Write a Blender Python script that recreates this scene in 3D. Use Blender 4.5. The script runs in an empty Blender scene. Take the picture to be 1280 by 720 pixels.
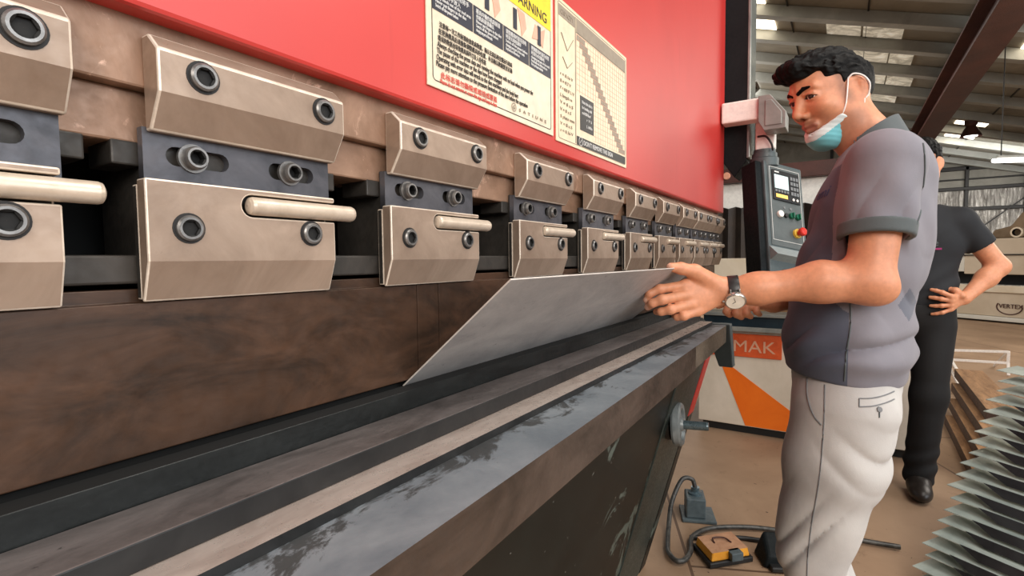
import bpy, bmesh, math, random
import numpy as np
from mathutils import Vector, Matrix

random.seed(7)
sc = bpy.context.scene
COL = sc.collection
PI = math.pi


def lin(r, g, b):
    f = lambda c: (c / 255 / 12.92) if c <= 10 else ((c / 255 + 0.055) / 1.055) ** 2.4
    return (f(r), f(g), f(b), 1.0)


# ------------------------------------------------------------------ materials
class NT:
    def __init__(s, name):
        s.m = bpy.data.materials.new(name)
        s.m.use_nodes = True
        s.t = s.m.node_tree
        s.bsdf = s.t.nodes['Principled BSDF']
        s.tc = s.t.nodes.new('ShaderNodeTexCoord')

    def n(s, typ, **kw):
        nd = s.t.nodes.new(typ)
        for k, v in kw.items():
            setattr(nd, k, v)
        return nd

    def l(s, a, b):
        s.t.links.new(a, b)

    def noise(s, scale, detail=4, rough=.6, dist=0, stretch=None):
        nz = s.n('ShaderNodeTexNoise')
        nz.inputs['Scale'].default_value = scale
        nz.inputs['Detail'].default_value = detail
        nz.inputs['Roughness'].default_value = rough
        nz.inputs['Distortion'].default_value = dist
        if stretch:
            mp = s.n('ShaderNodeMapping')
            mp.inputs['Scale'].default_value = stretch
            s.l(s.tc.outputs['Object'], mp.inputs['Vector'])
            s.l(mp.outputs[0], nz.inputs['Vector'])
        else:
            s.l(s.tc.outputs['Object'], nz.inputs['Vector'])
        return nz.outputs['Fac']

    def ramp(s, fac, stops, interp='LINEAR'):
        r = s.n('ShaderNodeValToRGB')
        r.color_ramp.interpolation = interp
        e = r.color_ramp.elements
        while len(e) < len(stops):
            e.new(.5)
        for el, (p, c) in zip(e, stops):
            el.position = p
            el.color = c if len(c) == 4 else (*c, 1)
        s.l(fac, r.inputs[0])
        return r.outputs[0]

    def mix(s, fac, a, b, mode='MIX'):
        m = s.n('ShaderNodeMix', data_type='RGBA', blend_type=mode)
        for v, i in ((fac, 0), (a, 6), (b, 7)):
            if hasattr(v, 'links'):
                s.l(v, m.inputs[i])
            else:
                m.inputs[i].default_value = v
        return m.outputs[2]

    def bump(s, h, strength=.2, dist=.002):
        b = s.n('ShaderNodeBump')
        b.inputs['Strength'].default_value = strength
        b.inputs['Distance'].default_value = dist
        s.l(h, b.inputs['Height'])
        s.l(b.outputs[0], s.bsdf.inputs['Normal'])

    def set(s, **kw):
        for k, v in kw.items():
            i = s.bsdf.inputs[k.replace('_', ' ')]
            if hasattr(v, 'links'):
                s.l(v, i)
            else:
                i.default_value = v
        return s.m


W1 = (1, 1, 1, 1)
B0 = (0, 0, 0, 1)


def worn(name, c0, c1, rough=.45, metal=.0, scale=9, stretch=None, spots=None, spotc=None, bump=.12, fine=120, lo=.35, hi=.65, spot_lo=.60):
    t = NT(name)
    f = t.noise(scale, 6, .65, .6, stretch)
    col = t.ramp(f, [(lo, c0), (hi, c1)])
    g = t.noise(fine, 3, .6)
    if spots:
        sp = t.ramp(t.noise(spots, 8, .7, 1.2, stretch), [(spot_lo, B0), (spot_lo + .07, W1)])
        col = t.mix(sp, col, spotc)
    rr = t.ramp(g, [(.3, (rough * .8,) * 3), (.7, (min(1, rough * 1.25),) * 3)])
    t.bump(g, bump, .001)
    return t.set(Base_Color=col, Roughness=rr, Metallic=metal)


def plain(name, c, rough=.5, metal=0, **kw):
    t = NT(name)
    g = t.noise(60, 3, .6)
    k = t.ramp(g, [(.3, tuple(x * .9 for x in c[:3])), (.7, tuple(min(1, x * 1.08) for x in c[:3]))])
    return t.set(Base_Color=k, Roughness=rough, Metallic=metal, **kw)


def glow(name, c, strength):
    t = NT(name)
    return t.set(Base_Color=c, Emission_Color=c, Emission_Strength=strength, Roughness=.5)


M = {}
M['clamp'] = worn('clamp_steel', lin(142, 122, 106), lin(170, 149, 132), .42, .35, 14, spots=30, spotc=lin(120, 100, 84), spot_lo=.66)
M['clamp_edge'] = worn('clamp_lit_edge', lin(206, 190, 172), lin(232, 218, 202), .35, .2, 40)  # edge highlight painted in as a paler steel
M['die_top'] = plain('die_gap_shade', lin(9, 10, 10), .8)  # near-black top paints in the dark gap under the punch
M['bed_end'] = worn('bed_end_paint', lin(40, 50, 48), lin(58, 68, 64), .45, 0, 6, (1, 1, .4), 9, lin(104, 114, 108), spot_lo=.6)
M['band'] = worn('ram_band_steel', lin(120, 92, 72), lin(165, 132, 110), .45, .3, 10, spots=26, spotc=lin(196, 160, 138), spot_lo=.6, bump=.25)
M['bar_dark'] = worn('slotted_bar_steel', lin(66, 68, 74), lin(92, 92, 98), .45, .4, 20)
M['carrier'] = worn('carrier_steel', lin(44, 42, 39), lin(70, 65, 60), .5, .3, 14)
M['black'] = plain('black_hole', lin(8, 8, 8), .7)
M['bolt'] = worn('bolt_steel', lin(110, 108, 106), lin(150, 148, 146), .35, .7, 60)
M['bolt_ring'] = plain('bolt_ring', lin(28, 25, 24), .6)
M['pin'] = worn('pin_steel', lin(200, 184, 164), lin(222, 206, 188), .35, .3, 30, bump=.05)
M['punch'] = worn('punch_steel', lin(44, 32, 24), lin(84, 60, 45), .36, .3, 9, (1, 1, 2.4), 70, lin(128, 98, 80), .2, 70, spot_lo=.70)
M['die'] = worn('die_black_steel', lin(22, 25, 25), lin(36, 39, 39), .4, .3, 12, (1, 4, 4), 60, lin(84, 84, 84), spot_lo=.72)
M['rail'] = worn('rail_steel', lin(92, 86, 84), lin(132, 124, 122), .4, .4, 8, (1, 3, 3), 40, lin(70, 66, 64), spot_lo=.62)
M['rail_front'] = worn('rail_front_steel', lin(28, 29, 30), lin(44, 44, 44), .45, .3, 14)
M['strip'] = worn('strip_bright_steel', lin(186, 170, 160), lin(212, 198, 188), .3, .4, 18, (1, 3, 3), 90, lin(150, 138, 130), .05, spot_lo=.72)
def table_mat():
    t = NT('table_steel')
    col = t.ramp(t.noise(9, 5, .6, .5), [(.35, lin(118, 127, 135)), (.65, lin(150, 157, 163))])
    sx = t.n('ShaderNodeSeparateXYZ')
    t.l(t.tc.outputs['Object'], sx.inputs[0])
    # greasy dirt creeps out from the strip at the back of the table
    mr = t.n('ShaderNodeMapRange')
    mr.inputs['From Min'].default_value = -.275
    mr.inputs['From Max'].default_value = -.218
    mr.inputs['To Min'].default_value = -.05
    mr.inputs['To Max'].default_value = .13
    t.l(sx.outputs['Y'], mr.inputs['Value'])
    ad = t.n('ShaderNodeMath', operation='ADD')
    t.l(t.noise(11, 8, .72, 1.2, (.8, 1.3, 1)), ad.inputs[0])
    t.l(mr.outputs[0], ad.inputs[1])
    k = t.ramp(ad.outputs[0], [(.585, B0), (.65, (.85, .85, .85, 1))])
    col = t.mix(k, col, lin(62, 62, 60))
    rr = t.ramp(t.noise(140, 3, .6), [(.3, (.34,) * 3), (.7, (.5,) * 3)])
    t.bump(t.noise(140, 3, .6), .1, .001)
    return t.set(Base_Color=col, Roughness=rr, Metallic=.3)


M['table'] = table_mat()
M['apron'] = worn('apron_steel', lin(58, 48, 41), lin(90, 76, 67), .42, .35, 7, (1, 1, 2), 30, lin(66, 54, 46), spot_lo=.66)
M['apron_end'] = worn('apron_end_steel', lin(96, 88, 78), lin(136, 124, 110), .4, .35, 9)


def red_paint():
    t = NT('red_paint')
    f = t.noise(2.2, 4, .55, .4)
    col = t.ramp(f, [(.3, lin(186, 36, 32)), (.7, lin(202, 50, 44))])
    run = t.ramp(t.noise(14, 3, .5, .2, (3, 1, .25)), [(.66, B0), (.8, (.35, .35, .35, 1))])
    col = t.mix(run, col, lin(170, 28, 24))
    g = t.noise(90, 2, .5)
    t.bump(g, .06, .001)
    return t.set(Base_Color=col, Roughness=.42, Specular_IOR_Level=.7, Coat_Weight=.35, Coat_Roughness=.45)


M['red'] = red_paint()


def bed_paint():
    t = NT('bed_dark_paint')
    f = t.noise(5, 5, .6, .5)
    col = t.ramp(f, [(.35, lin(10, 15, 14)), (.7, lin(22, 29, 27))])
    sp = t.ramp(t.noise(5, 6, .7, 1.3, (.8, .8, .35)), [(.60, B0), (.63, W1)])
    col = t.mix(sp, col, lin(92, 104, 98))
    sp2 = t.ramp(t.noise(60, 2, .5), [(.73, B0), (.76, W1)])
    col = t.mix(sp2, col, lin(120, 122, 116))
    return t.set(Base_Color=col, Roughness=.45, Specular_IOR_Level=.35)


M['bed'] = bed_paint()
M['sheet'] = worn('sheet_metal_face', lin(150, 148, 148), lin(176, 174, 172), .5, .2, 7, (1, 2, 2), 34, lin(92, 90, 90), .08, 160, spot_lo=.645)
M['sheet_edge'] = plain('sheet_cut_edge', lin(226, 220, 212), .35, .2)
M['black_box'] = worn('black_guard_paint', lin(12, 17, 19), lin(20, 26, 28), .6, 0, 5)
M['black_box'].node_tree.nodes['Principled BSDF'].inputs['Specular IOR Level'].default_value = .2
M['alu'] = worn('aluminium_strip', lin(150, 152, 154), lin(176, 178, 180), .35, .6, 12)
M['cover_glass'] = worn('glossy_cover', lin(90, 98, 98), lin(150, 156, 150), .15, .2, 3)
M['pend_box'] = worn('pendant_paint', lin(62, 74, 76), lin(78, 90, 92), .45, 0, 9)
M['pend_face'] = worn('pendant_face_paint', lin(72, 80, 80), lin(84, 92, 92), .5, 0, 9)
M['pend_light'] = plain('pendant_ledge', lin(140, 150, 150), .4)
M['white'] = plain('white_plastic', lin(238, 234, 226), .45)
M['line_white'] = plain('white_line', lin(210, 212, 208), .5)
M['console'] = plain('console_black', lin(24, 26, 28), .35)
M['screen'] = glow('screen_glow', lin(190, 215, 215), .55)
M['amber'] = glow('amber_key_glow', lin(240, 190, 90), .8)
M['key'] = plain('grey_key', lin(110, 114, 116), .5)
M['green'] = plain('green_knob', lin(24, 96, 72), .35)
M['estop'] = plain('red_button', lin(200, 44, 30), .3)
M['yellow'] = plain('yellow_ring', lin(228, 190, 70), .4)
M['hand_grey'] = worn('handwheel_grey', lin(120, 130, 134), lin(150, 160, 164), .4, .2, 20)
M['shaft'] = worn('shaft_steel', lin(84, 104, 112), lin(112, 130, 138), .3, .5, 40)
M['cream'] = worn('cream_paint', lin(206, 194, 176), lin(224, 212, 196), .45, 0, 3, None, 22, lin(120, 104, 84), spot_lo=.68)
M['cream_clean'] = worn('cream_clean', lin(214, 198, 172), lin(226, 212, 190), .5, 0, 3)
M['cream_machine'] = worn('cream_machine_paint', lin(190, 172, 148), lin(206, 190, 168), .5, 0, 1.2)
M['pale_machine'] = worn('pale_machine_paint', lin(206, 202, 190), lin(220, 216, 206), .5, 0, 1.2)
M['orange'] = worn('orange_paint', lin(232, 104, 10), lin(244, 118, 20), .45, 0, 4, bump=.03)
M['orange_plate'] = worn('orange_plate_paint', lin(204, 80, 34), lin(222, 94, 44), .45, 0, 20, bump=.1)
M['plate_text'] = plain('plate_letters', lin(222, 170, 140), .4)
M['dark_base'] = plain('dark_plinth', lin(22, 22, 22), .6)
M['navy'] = worn('navy_paint', lin(18, 34, 44), lin(30, 48, 58), .35, 0, 6)
M['grey_ledge'] = worn('grey_ledge_paint', lin(120, 122, 118), lin(146, 146, 140), .4, .2, 8)
M['brownbox'] = worn('brown_board', lin(128, 96, 62), lin(150, 116, 80), .6, 0, 6)
M['bellows'] = worn('bellows_rubber', lin(38, 30, 24), lin(56, 44, 34), .6, 0, 8)
M['maroon'] = worn('maroon_steel', lin(62, 34, 28), lin(84, 48, 40), .5, 0, 5)
M['lamp_cap'] = plain('pale_bolt_cap', lin(226, 160, 130), .4)
M['purlin'] = worn('purlin_galvanised', lin(150, 152, 146), lin(176, 178, 172), .5, .2, 2)
M['rafter'] = worn('rafter_red_oxide', lin(70, 38, 30), lin(92, 52, 42), .55, 0, 2)
M['dark_steel'] = plain('dark_steel', lin(30, 28, 26), .5, .2)
M['sky_panel'] = glow('skylight_glow', (1.0, .86, .66, 1), 5)
M['tube'] = glow('tube_glow', (1, .97, .9, 1), 5)
def glowing_foil():
    t = NT('glowing_foil')
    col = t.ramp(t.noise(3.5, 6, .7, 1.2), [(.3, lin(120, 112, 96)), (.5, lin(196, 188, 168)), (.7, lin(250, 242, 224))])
    return t.set(Base_Color=col, Emission_Color=col, Emission_Strength=.42, Roughness=.4)  # bright reflection of the foil patches put in as a weak glow


M['foil'] = glowing_foil()
M['tarp'] = worn('brown_tarp', lin(104, 86, 64), lin(134, 112, 86), .7, 0, 2, bump=.4, fine=8)
M['wood'] = worn('board_brown', lin(128, 92, 60), lin(176, 134, 94), .6, 0, 5, (1, 6, 6))
M['wood_dark'] = worn('board_edge_brown', lin(52, 34, 24), lin(76, 50, 36), .6, 0, 5)
M['white_frame'] = plain('white_frame_paint', lin(240, 232, 224), .45)
M['galv_lit'] = worn('bracket_lit_flange', lin(138, 152, 148), lin(190, 200, 192), .32, .4, 5, bump=.0, fine=6)  # pale flange tone has the light from above painted in
M['bracket_dark'] = worn('bracket_dark_steel', lin(20, 22, 23), lin(44, 47, 48), .3, .5, 7, bump=.0, fine=6)
M['yellow_box'] = worn('pedal_yellow', lin(222, 146, 34), lin(236, 164, 50), .45, 0, 20, None, 70, lin(160, 110, 50), spot_lo=.66)
M['dust'] = worn('pedal_dusty_top', lin(176, 128, 96), lin(196, 150, 116), .7, 0, 24, None, 60, lin(120, 84, 62), spot_lo=.62)
M['grey_box'] = worn('junction_grey', lin(72, 84, 88), lin(92, 104, 108), .5, 0, 20)
M['rubber'] = plain('black_rubber', lin(28, 28, 28), .5)
M['hose'] = worn('grey_hose', lin(44, 44, 43), lin(92, 90, 86), .4, .3, 30, (1, 1, 1))
M['sign_bg'] = plain('sign_cream', lin(226, 212, 188), .35)
M['sign_bg2'] = plain('sign_warm_cream', lin(232, 214, 184), .35)
M['sign_navy'] = plain('sign_navy', lin(48, 50, 62), .4)
M['sign_ink'] = plain('sign_ink', lin(62, 56, 52), .5)
M['sign_grey'] = plain('sign_grey_ink', lin(150, 138, 122), .5)
M['sign_red'] = plain('sign_red_ink', lin(216, 96, 84), .5)
M['sign_yellow'] = plain('sign_yellow', lin(240, 214, 60), .4)
M['sign_pink'] = plain('sign_pink', lin(226, 170, 146), .5)
M['sign_white'] = plain('sign_white_text', lin(222, 222, 220), .5)


def concrete():
    t = NT('concrete_floor')
    f = t.noise(1.3, 6, .62, .4)
    col = t.ramp(f, [(.3, lin(140, 112, 88)), (.7, lin(178, 148, 120))])
    sp = t.ramp(t.noise(9, 6, .7, .6), [(.60, B0), (.72, (.6, .6, .6, 1))])
    col = t.mix(sp, col, lin(118, 92, 72))
    dk = t.ramp(t.noise(42, 3, .6, .5), [(.70, B0), (.73, W1)])
    col = t.mix(dk, col, lin(78, 58, 46))
    br = t.n('ShaderNodeTexBrick')
    br.inputs['Scale'].default_value = 1
    br.inputs['Mortar Size'].default_value = .006
    br.inputs['Brick Width'].default_value = 3.2
    br.inputs['Row Height'].default_value = 1.5
    mp = t.n('ShaderNodeMapping')
    mp.inputs['Rotation'].default_value = (0, 0, -.42)
    mp.inputs['Location'].default_value = (1.3, .35, 0)
    t.l(t.tc.outputs['Object'], mp.inputs['Vector'])
    t.l(mp.outputs[0], br.inputs['Vector'])
    col = t.mix(br.outputs['Fac'], col, lin(96, 72, 54))
    t.bump(t.noise(70, 4, .6), .15, .003)
    return t.set(Base_Color=col, Roughness=.62)


M['concrete'] = concrete()


def roof_mat():
    t = NT('roof_insulation')
    f = t.noise(1.4, 5, .6, .8)
    col = t.ramp(f, [(.3, lin(120, 116, 104)), (.7, lin(152, 146, 132))])
    t.bump(t.noise(5, 4, .6, .5), .4, .02)
    return t.set(Base_Color=col, Roughness=.5, Metallic=.1)


M['roof'] = roof_mat()


def foil_wall():
    t = NT('wall_foil_insulation')
    f = t.noise(2.6, 6, .7, .8, (1, 2.4, .6))
    col = t.ramp(f, [(.3, lin(112, 108, 102)), (.5, lin(160, 156, 150)), (.72, lin(226, 222, 214))])
    t.bump(t.noise(6, 5, .65, .6, (1, 3, .6)), .7, .05)
    return t.set(Base_Color=col, Roughness=.32, Metallic=.45)


M['foil_wall'] = foil_wall()
M['wall_upper'] = worn('wall_upper_cladding', lin(120, 118, 108), lin(150, 146, 134), .5, 0, 1.5)


# ------------------------------------------------------------------ mesh builder
class MB:
    def __init__(s):
        s.v, s.f, s.mi, s.sm = [], [], [], []

    def add(s, verts, faces, m=0, smooth=False):
        b = len(s.v)
        s.v += [tuple(map(float, p)) for p in verts]
        for f in faces:
            s.f.append([b + i for i in f])
            s.mi.append(m)
            s.sm.append(smooth)
        return s

    def box(s, x0, x1, y0, y1, z0, z1, m=0):
        v = [(x, y, z) for z in (z0, z1) for y in (y0, y1) for x in (x0, x1)]
        return s.add(v, [(0, 2, 3, 1), (4, 5, 7, 6), (0, 1, 5, 4), (2, 6, 7, 3), (0, 4, 6, 2), (1, 3, 7, 5)], m)

    def obox(s, o, u, v, w, m=0):
        o, u, v, w = map(Vector, (o, u, v, w))
        p = [o + u * a + v * b + w * c for c in (0, 1) for b in (0, 1) for a in (0, 1)]
        return s.add(p, [(0, 2, 3, 1), (4, 5, 7, 6), (0, 1, 5, 4), (2, 6, 7, 3), (0, 4, 6, 2), (1, 3, 7, 5)], m)

    def bar(s, a, b, w, h, m=0, up=(0, 0, 1)):
        a, b = Vector(a), Vector(b)
        d = b - a
        u = Vector(up)
        side = d.cross(u).normalized() * w
        u2 = side.cross(d).normalized() * h
        return s.obox(a - side / 2 - u2 / 2, d, side, u2, m)

    def prism(s, prof, axis, a0, a1, m=0):
        """prof: 2-D polygon in the two other axes; extruded along axis"""
        def pt(p, a):
            return {0: (a, p[0], p[1]), 1: (p[0], a, p[1]), 2: (p[0], p[1], a)}[axis]
        n = len(prof)
        v = [pt(p, a0) for p in prof] + [pt(p, a1) for p in prof]
        f = [list(range(n))[::-1], list(range(n, 2 * n))]
        f += [(i, (i + 1) % n, n + (i + 1) % n, n + i) for i in range(n)]
        return s.add(v, f, m)

    def cyl(s, p0, p1, r0, r1=None, n=24, m=0, caps=True, smooth=True):
        r1 = r0 if r1 is None else r1
        p0, p1 = Vector(p0), Vector(p1)
        q = (p1 - p0).normalized().to_track_quat('Z', 'Y')
        ring = [q @ Vector((math.cos(2 * PI * i / n), math.sin(2 * PI * i / n), 0)) for i in range(n)]
        v = [p0 + k * r0 for k in ring] + [p1 + k * r1 for k in ring]
        s.add(v, [(i, (i + 1) % n, n + (i + 1) % n, n + i) for i in range(n)], m, smooth)
        if caps:
            s.add(v[:n], [list(range(n))[::-1]], m)
            s.add(v[n:], [list(range(n))], m)
        return s

    def lathe(s, o, d, prof, n=24, m=0, ms=None, smooth=True):
        """prof: (radius, height) along direction d from o"""
        o, d = Vector(o), Vector(d).normalized()
        q = d.to_track_quat('Z', 'Y')
        v = []
        for r, h in prof:
            v += [o + d * h + q @ Vector((r * math.cos(2 * PI * i / n), r * math.sin(2 * PI * i / n), 0)) for i in range(n)]
        for k in range(len(prof) - 1):
            s.add(v[k * n:(k + 2) * n], [(i, (i + 1) % n, n + (i + 1) % n, n + i) for i in range(n)], ms[k] if ms else m, smooth)
        return s

    def tube(s, pts, r, n=10, m=0, caps=True):
        pts = [Vector(p) for p in pts]
        R = r if hasattr(r, '__len__') else [r] * len(pts)
        v = []
        ref = Vector((0, 0, 1))
        for i, p in enumerate(pts):
            d = (pts[min(i + 1, len(pts) - 1)] - pts[max(i - 1, 0)]).normalized()
            a = d.cross(ref)
            if a.length < .05:
                a = d.cross(Vector((1, 0, 0)))
            a.normalize()
            b = d.cross(a).normalized()
            v += [p + (a * math.cos(2 * PI * j / n) + b * math.sin(2 * PI * j / n)) * R[i] for j in range(n)]
        f = []
        for i in range(len(pts) - 1):
            f += [(i * n + j, i * n + (j + 1) % n, (i + 1) * n + (j + 1) % n, (i + 1) * n + j) for j in range(n)]
        s.add(v, f, m, True)
        if caps:
            s.add(v[:n], [list(range(n))], m)
            s.add(v[-n:], [list(range(n))[::-1]], m)
        return s

    def build(s, name, mats, parent=None, bevel=0, seg=2, fix=True, bmat=-1):
        me = bpy.data.meshes.new(name)
        org = origin(parent)
        me.from_pydata([(x - org[0], y - org[1], z - org[2]) for x, y, z in s.v], [], s.f)
        if not isinstance(mats, (list, tuple)):
            mats = [mats]
        for m in mats:
            me.materials.append(M[m] if isinstance(m, str) else m)
        me.polygons.foreach_set('material_index', s.mi)
        me.polygons.foreach_set('use_smooth', s.sm)
        if fix:
            b = bmesh.new()
            b.from_mesh(me)
            bmesh.ops.recalc_face_normals(b, faces=b.faces)
            b.to_mesh(me)
            b.free()
        return link(name, me, parent, bevel, seg, bmat)


ORG = {}


def origin(p):
    return ORG.get(p.name, (0, 0, 0)) if p else (0, 0, 0)


def link(name, me, parent=None, bevel=0, seg=2, bmat=-1):
    o = bpy.data.objects.new(name, me)
    COL.objects.link(o)
    if parent:
        o.parent = parent
        ORG[o.name] = ORG.get(parent.name, (0, 0, 0))
    if bevel:
        md = o.modifiers.new('edge', 'BEVEL')
        md.width = bevel
        md.material = bmat
        md.segments = seg
        md.limit_method = 'ANGLE'
        md.angle_limit = math.radians(35)
    return o


def tag(o, label=None, cat=None, group=None, kind=None):
    if label:
        o['label'] = label
    if cat:
        o['category'] = cat
    if group:
        o['group'] = group
    if kind:
        o['kind'] = kind
    return o


def thing(name, loc, label, cat, group=None):
    o = bpy.data.objects.new(name, None)
    o.empty_display_size = .1
    COL.objects.link(o)
    o.location = loc
    ORG[o.name] = tuple(loc)
    return tag(o, label, cat, group)


def spline(pts, n=12):
    """Catmull-Rom through the points"""
    P = [Vector(p) for p in pts]
    P = [P[0] * 2 - P[1]] + P + [P[-1] * 2 - P[-2]]
    out = []
    for i in range(1, len(P) - 2):
        for k in range(n):
            t = k / n
            a, b, c, d = P[i - 1:i + 3]
            out.append(.5 * ((2 * b) + (c - a) * t + (2 * a - 5 * b + 4 * c - d) * t * t + (3 * b - a - 3 * c + d) * t ** 3))
    out.append(P[-2])
    return out


def curve_plate(outer, holes, y0, y1, name):
    """plate in the xz plane with holes, between y0 (front) and y1"""
    c = bpy.data.curves.new(name, 'CURVE')
    c.dimensions = '2D'
    c.fill_mode = 'BOTH'
    c.extrude = (y1 - y0) / 2
    for poly in [outer] + holes:
        sp = c.splines.new('POLY')
        sp.points.add(len(poly) - 1)
        for p, (x, z) in zip(sp.points, poly):
            p.co = (x, z, 0, 1)
        sp.use_cyclic_u = True
    o = bpy.data.objects.new(name, c)
    COL.objects.link(o)
    dg = bpy.context.evaluated_depsgraph_get()
    me = bpy.data.meshes.new_from_object(o.evaluated_get(dg))
    bpy.data.objects.remove(o)
    bpy.data.curves.remove(c)
    ym = (y0 + y1) / 2
    for v in me.vertices:
        x, z, d = v.co
        v.co = (x, ym - d, z)
    return me


def text_mesh(body, size, right, up, o, m, name, parent, align='LEFT', extrude=.0004, xs=1.0, bold=0):
    c = bpy.data.curves.new(name, 'FONT')
    c.body = body
    c.size = size
    c.align_x = align
    c.extrude = extrude / size if False else extrude
    c.offset = bold
    ob = bpy.data.objects.new(name, c)
    COL.objects.link(ob)
    dg = bpy.context.evaluated_depsgraph_get()
    me = bpy.data.meshes.new_from_object(ob.evaluated_get(dg))
    bpy.data.objects.remove(ob)
    bpy.data.curves.remove(c)
    r, u = Vector(right), Vector(up)
    n = r.cross(u)
    org = Vector(origin(parent))
    for v in me.vertices:
        v.co = Vector(o) + r * (v.co.x * xs) + u * v.co.y + n * v.co.z - org
    me.materials.clear()
    me.materials.append(M[m] if isinstance(m, str) else m)
    return link(name, me, parent)


def text_merge(items, right, up, m, name, parent, extrude=.0003):
    """several lines of text as one mesh: items (body, size, origin, xscale)"""
    vs, fs = [], []
    r, u = Vector(right), Vector(up)
    n = r.cross(u)
    org = Vector(origin(parent))
    for body, size, o, xs in items:
        c = bpy.data.curves.new(name, 'FONT')
        c.body, c.size, c.extrude = body, size, extrude
        ob = bpy.data.objects.new(name, c)
        COL.objects.link(ob)
        me = bpy.data.meshes.new_from_object(ob.evaluated_get(bpy.context.evaluated_depsgraph_get()))
        bpy.data.objects.remove(ob)
        bpy.data.curves.remove(c)
        b = len(vs)
        w = max((v.co.x for v in me.vertices), default=1)
        k = xs / w if xs else 1
        for v in me.vertices:
            vs.append(Vector(o) + r * (v.co.x * k) + u * v.co.y + n * v.co.z - org)
        fs += [[b + i for i in p.vertices] for p in me.polygons]
        bpy.data.meshes.remove(me)
    me = bpy.data.meshes.new(name)
    me.from_pydata(vs, [], fs)
    me.materials.append(M[m])
    return link(name, me, parent)


def arc(cx, cz, r, a0, a1, n=10):
    return [(cx + r * math.cos(a0 + (a1 - a0) * i / n), cz + r * math.sin(a0 + (a1 - a0) * i / n)) for i in range(n + 1)]


# ------------------------------------------------------------------ camera
cam = bpy.data.cameras.new('camera')
cam.sensor_width = 36
cam.lens = 640 / 1280 * 36
cam.clip_start = .02
co = bpy.data.objects.new('camera', cam)
COL.objects.link(co)
yaw, pit, rol = .5765, .0545, -.0111
F = Vector((math.cos(yaw) * math.cos(pit), math.sin(yaw) * math.cos(pit), -math.sin(pit)))
Rt = F.cross(Vector((0, 0, 1))).normalized()
Up = Rt.cross(F)
R2 = Rt * math.cos(rol) + Up * math.sin(rol)
U2 = -Rt * math.sin(rol) + Up * math.cos(rol)
mat = Matrix((R2, U2, -F)).transposed().to_4x4()
mat.translation = Vector((0, 0, 1.13))
co.matrix_world = mat
sc.camera = co

# ------------------------------------------------------------------ press brake
pb = thing('press_brake', (1.0, .55, 0), 'large red press brake with a row of tan steel tool clamps along its beam', 'machine')
m = MB()
m.box(-.9, 2.262, .425, .475, 1.313, 2.6)
m.build('ram_panel', 'red', pb, .004)
m = MB()
m.box(-.9, 2.262, .445, .53, 1.262, 1.345)
m.box(-.9, 2.262, .457, .53, 1.222, 1.262)
m.box(-.9, 2.262, .47, .80, 1.345, 2.5)
m.build('ram_beam', 'band', pb, .002)
m = MB()
m.box(-.9, 2.262, .60, .75, 1.0, 1.345)
m.build('beam_web', 'black', pb)
m = MB()
m.box(-.9, 2.255, .456, .60, 1.115, 1.137)
m.build('beam_rail', 'carrier', pb, .002)

X_CL = [-.0033, .2103, .4524, .7253, .9801, 1.2229, 1.448, 1.6551, 1.845, 2.0, 2.14]


def bolt(x, z, y, r, h, name, parent, washer=0, ring=True):
    """socket-head bolt, axis towards -y, standing on the plane y"""
    m = MB()
    n = 24
    c0 = [math.cos(2 * PI * i / n) for i in range(n)]
    s0 = [math.sin(2 * PI * i / n) for i in range(n)]
    ap = r * .52
    hexr = []
    for i in range(n):
        a = (2 * PI * i / n) % (PI / 3) - PI / 6
        hexr.append(ap / math.cos(a))
    def ring_(rad, d):
        return [(x + (rad[i] if hasattr(rad, '__len__') else rad) * c0[i], y - d, z + (rad[i] if hasattr(rad, '__len__') else rad) * s0[i]) for i in range(n)]
    seq = []
    if ring:
        seq += [(r * 1.2, -.001, 1), (r * 1.2, .0006, 1), (r, .0006, 1)]
    if washer:
        seq += [(washer, -.001, 0), (washer, .0022, 0), (r, .0022, 0)]
    seq += [(r, h * .7, 0), (r * .86, h, 0), (r * .68, h, 0), (hexr, h - r * .10, 2), (hexr, .0010, 2), (.0001, .0010, 2)]
    v = []
    for rad, d, _ in seq:
        v += ring_(rad, d)
    for k in range(len(seq) - 1):
        fs = [(i, (i + 1) % n, n + (i + 1) % n, n + i) for i in range(n)]
        m.add(v[k * n:(k + 2) * n], fs, seq[k + 1][2], k not in (0, 1) and seq[k + 1][2] == 0)
    return m.build(name, ['bolt', 'bolt_ring', 'black'], parent)


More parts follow.
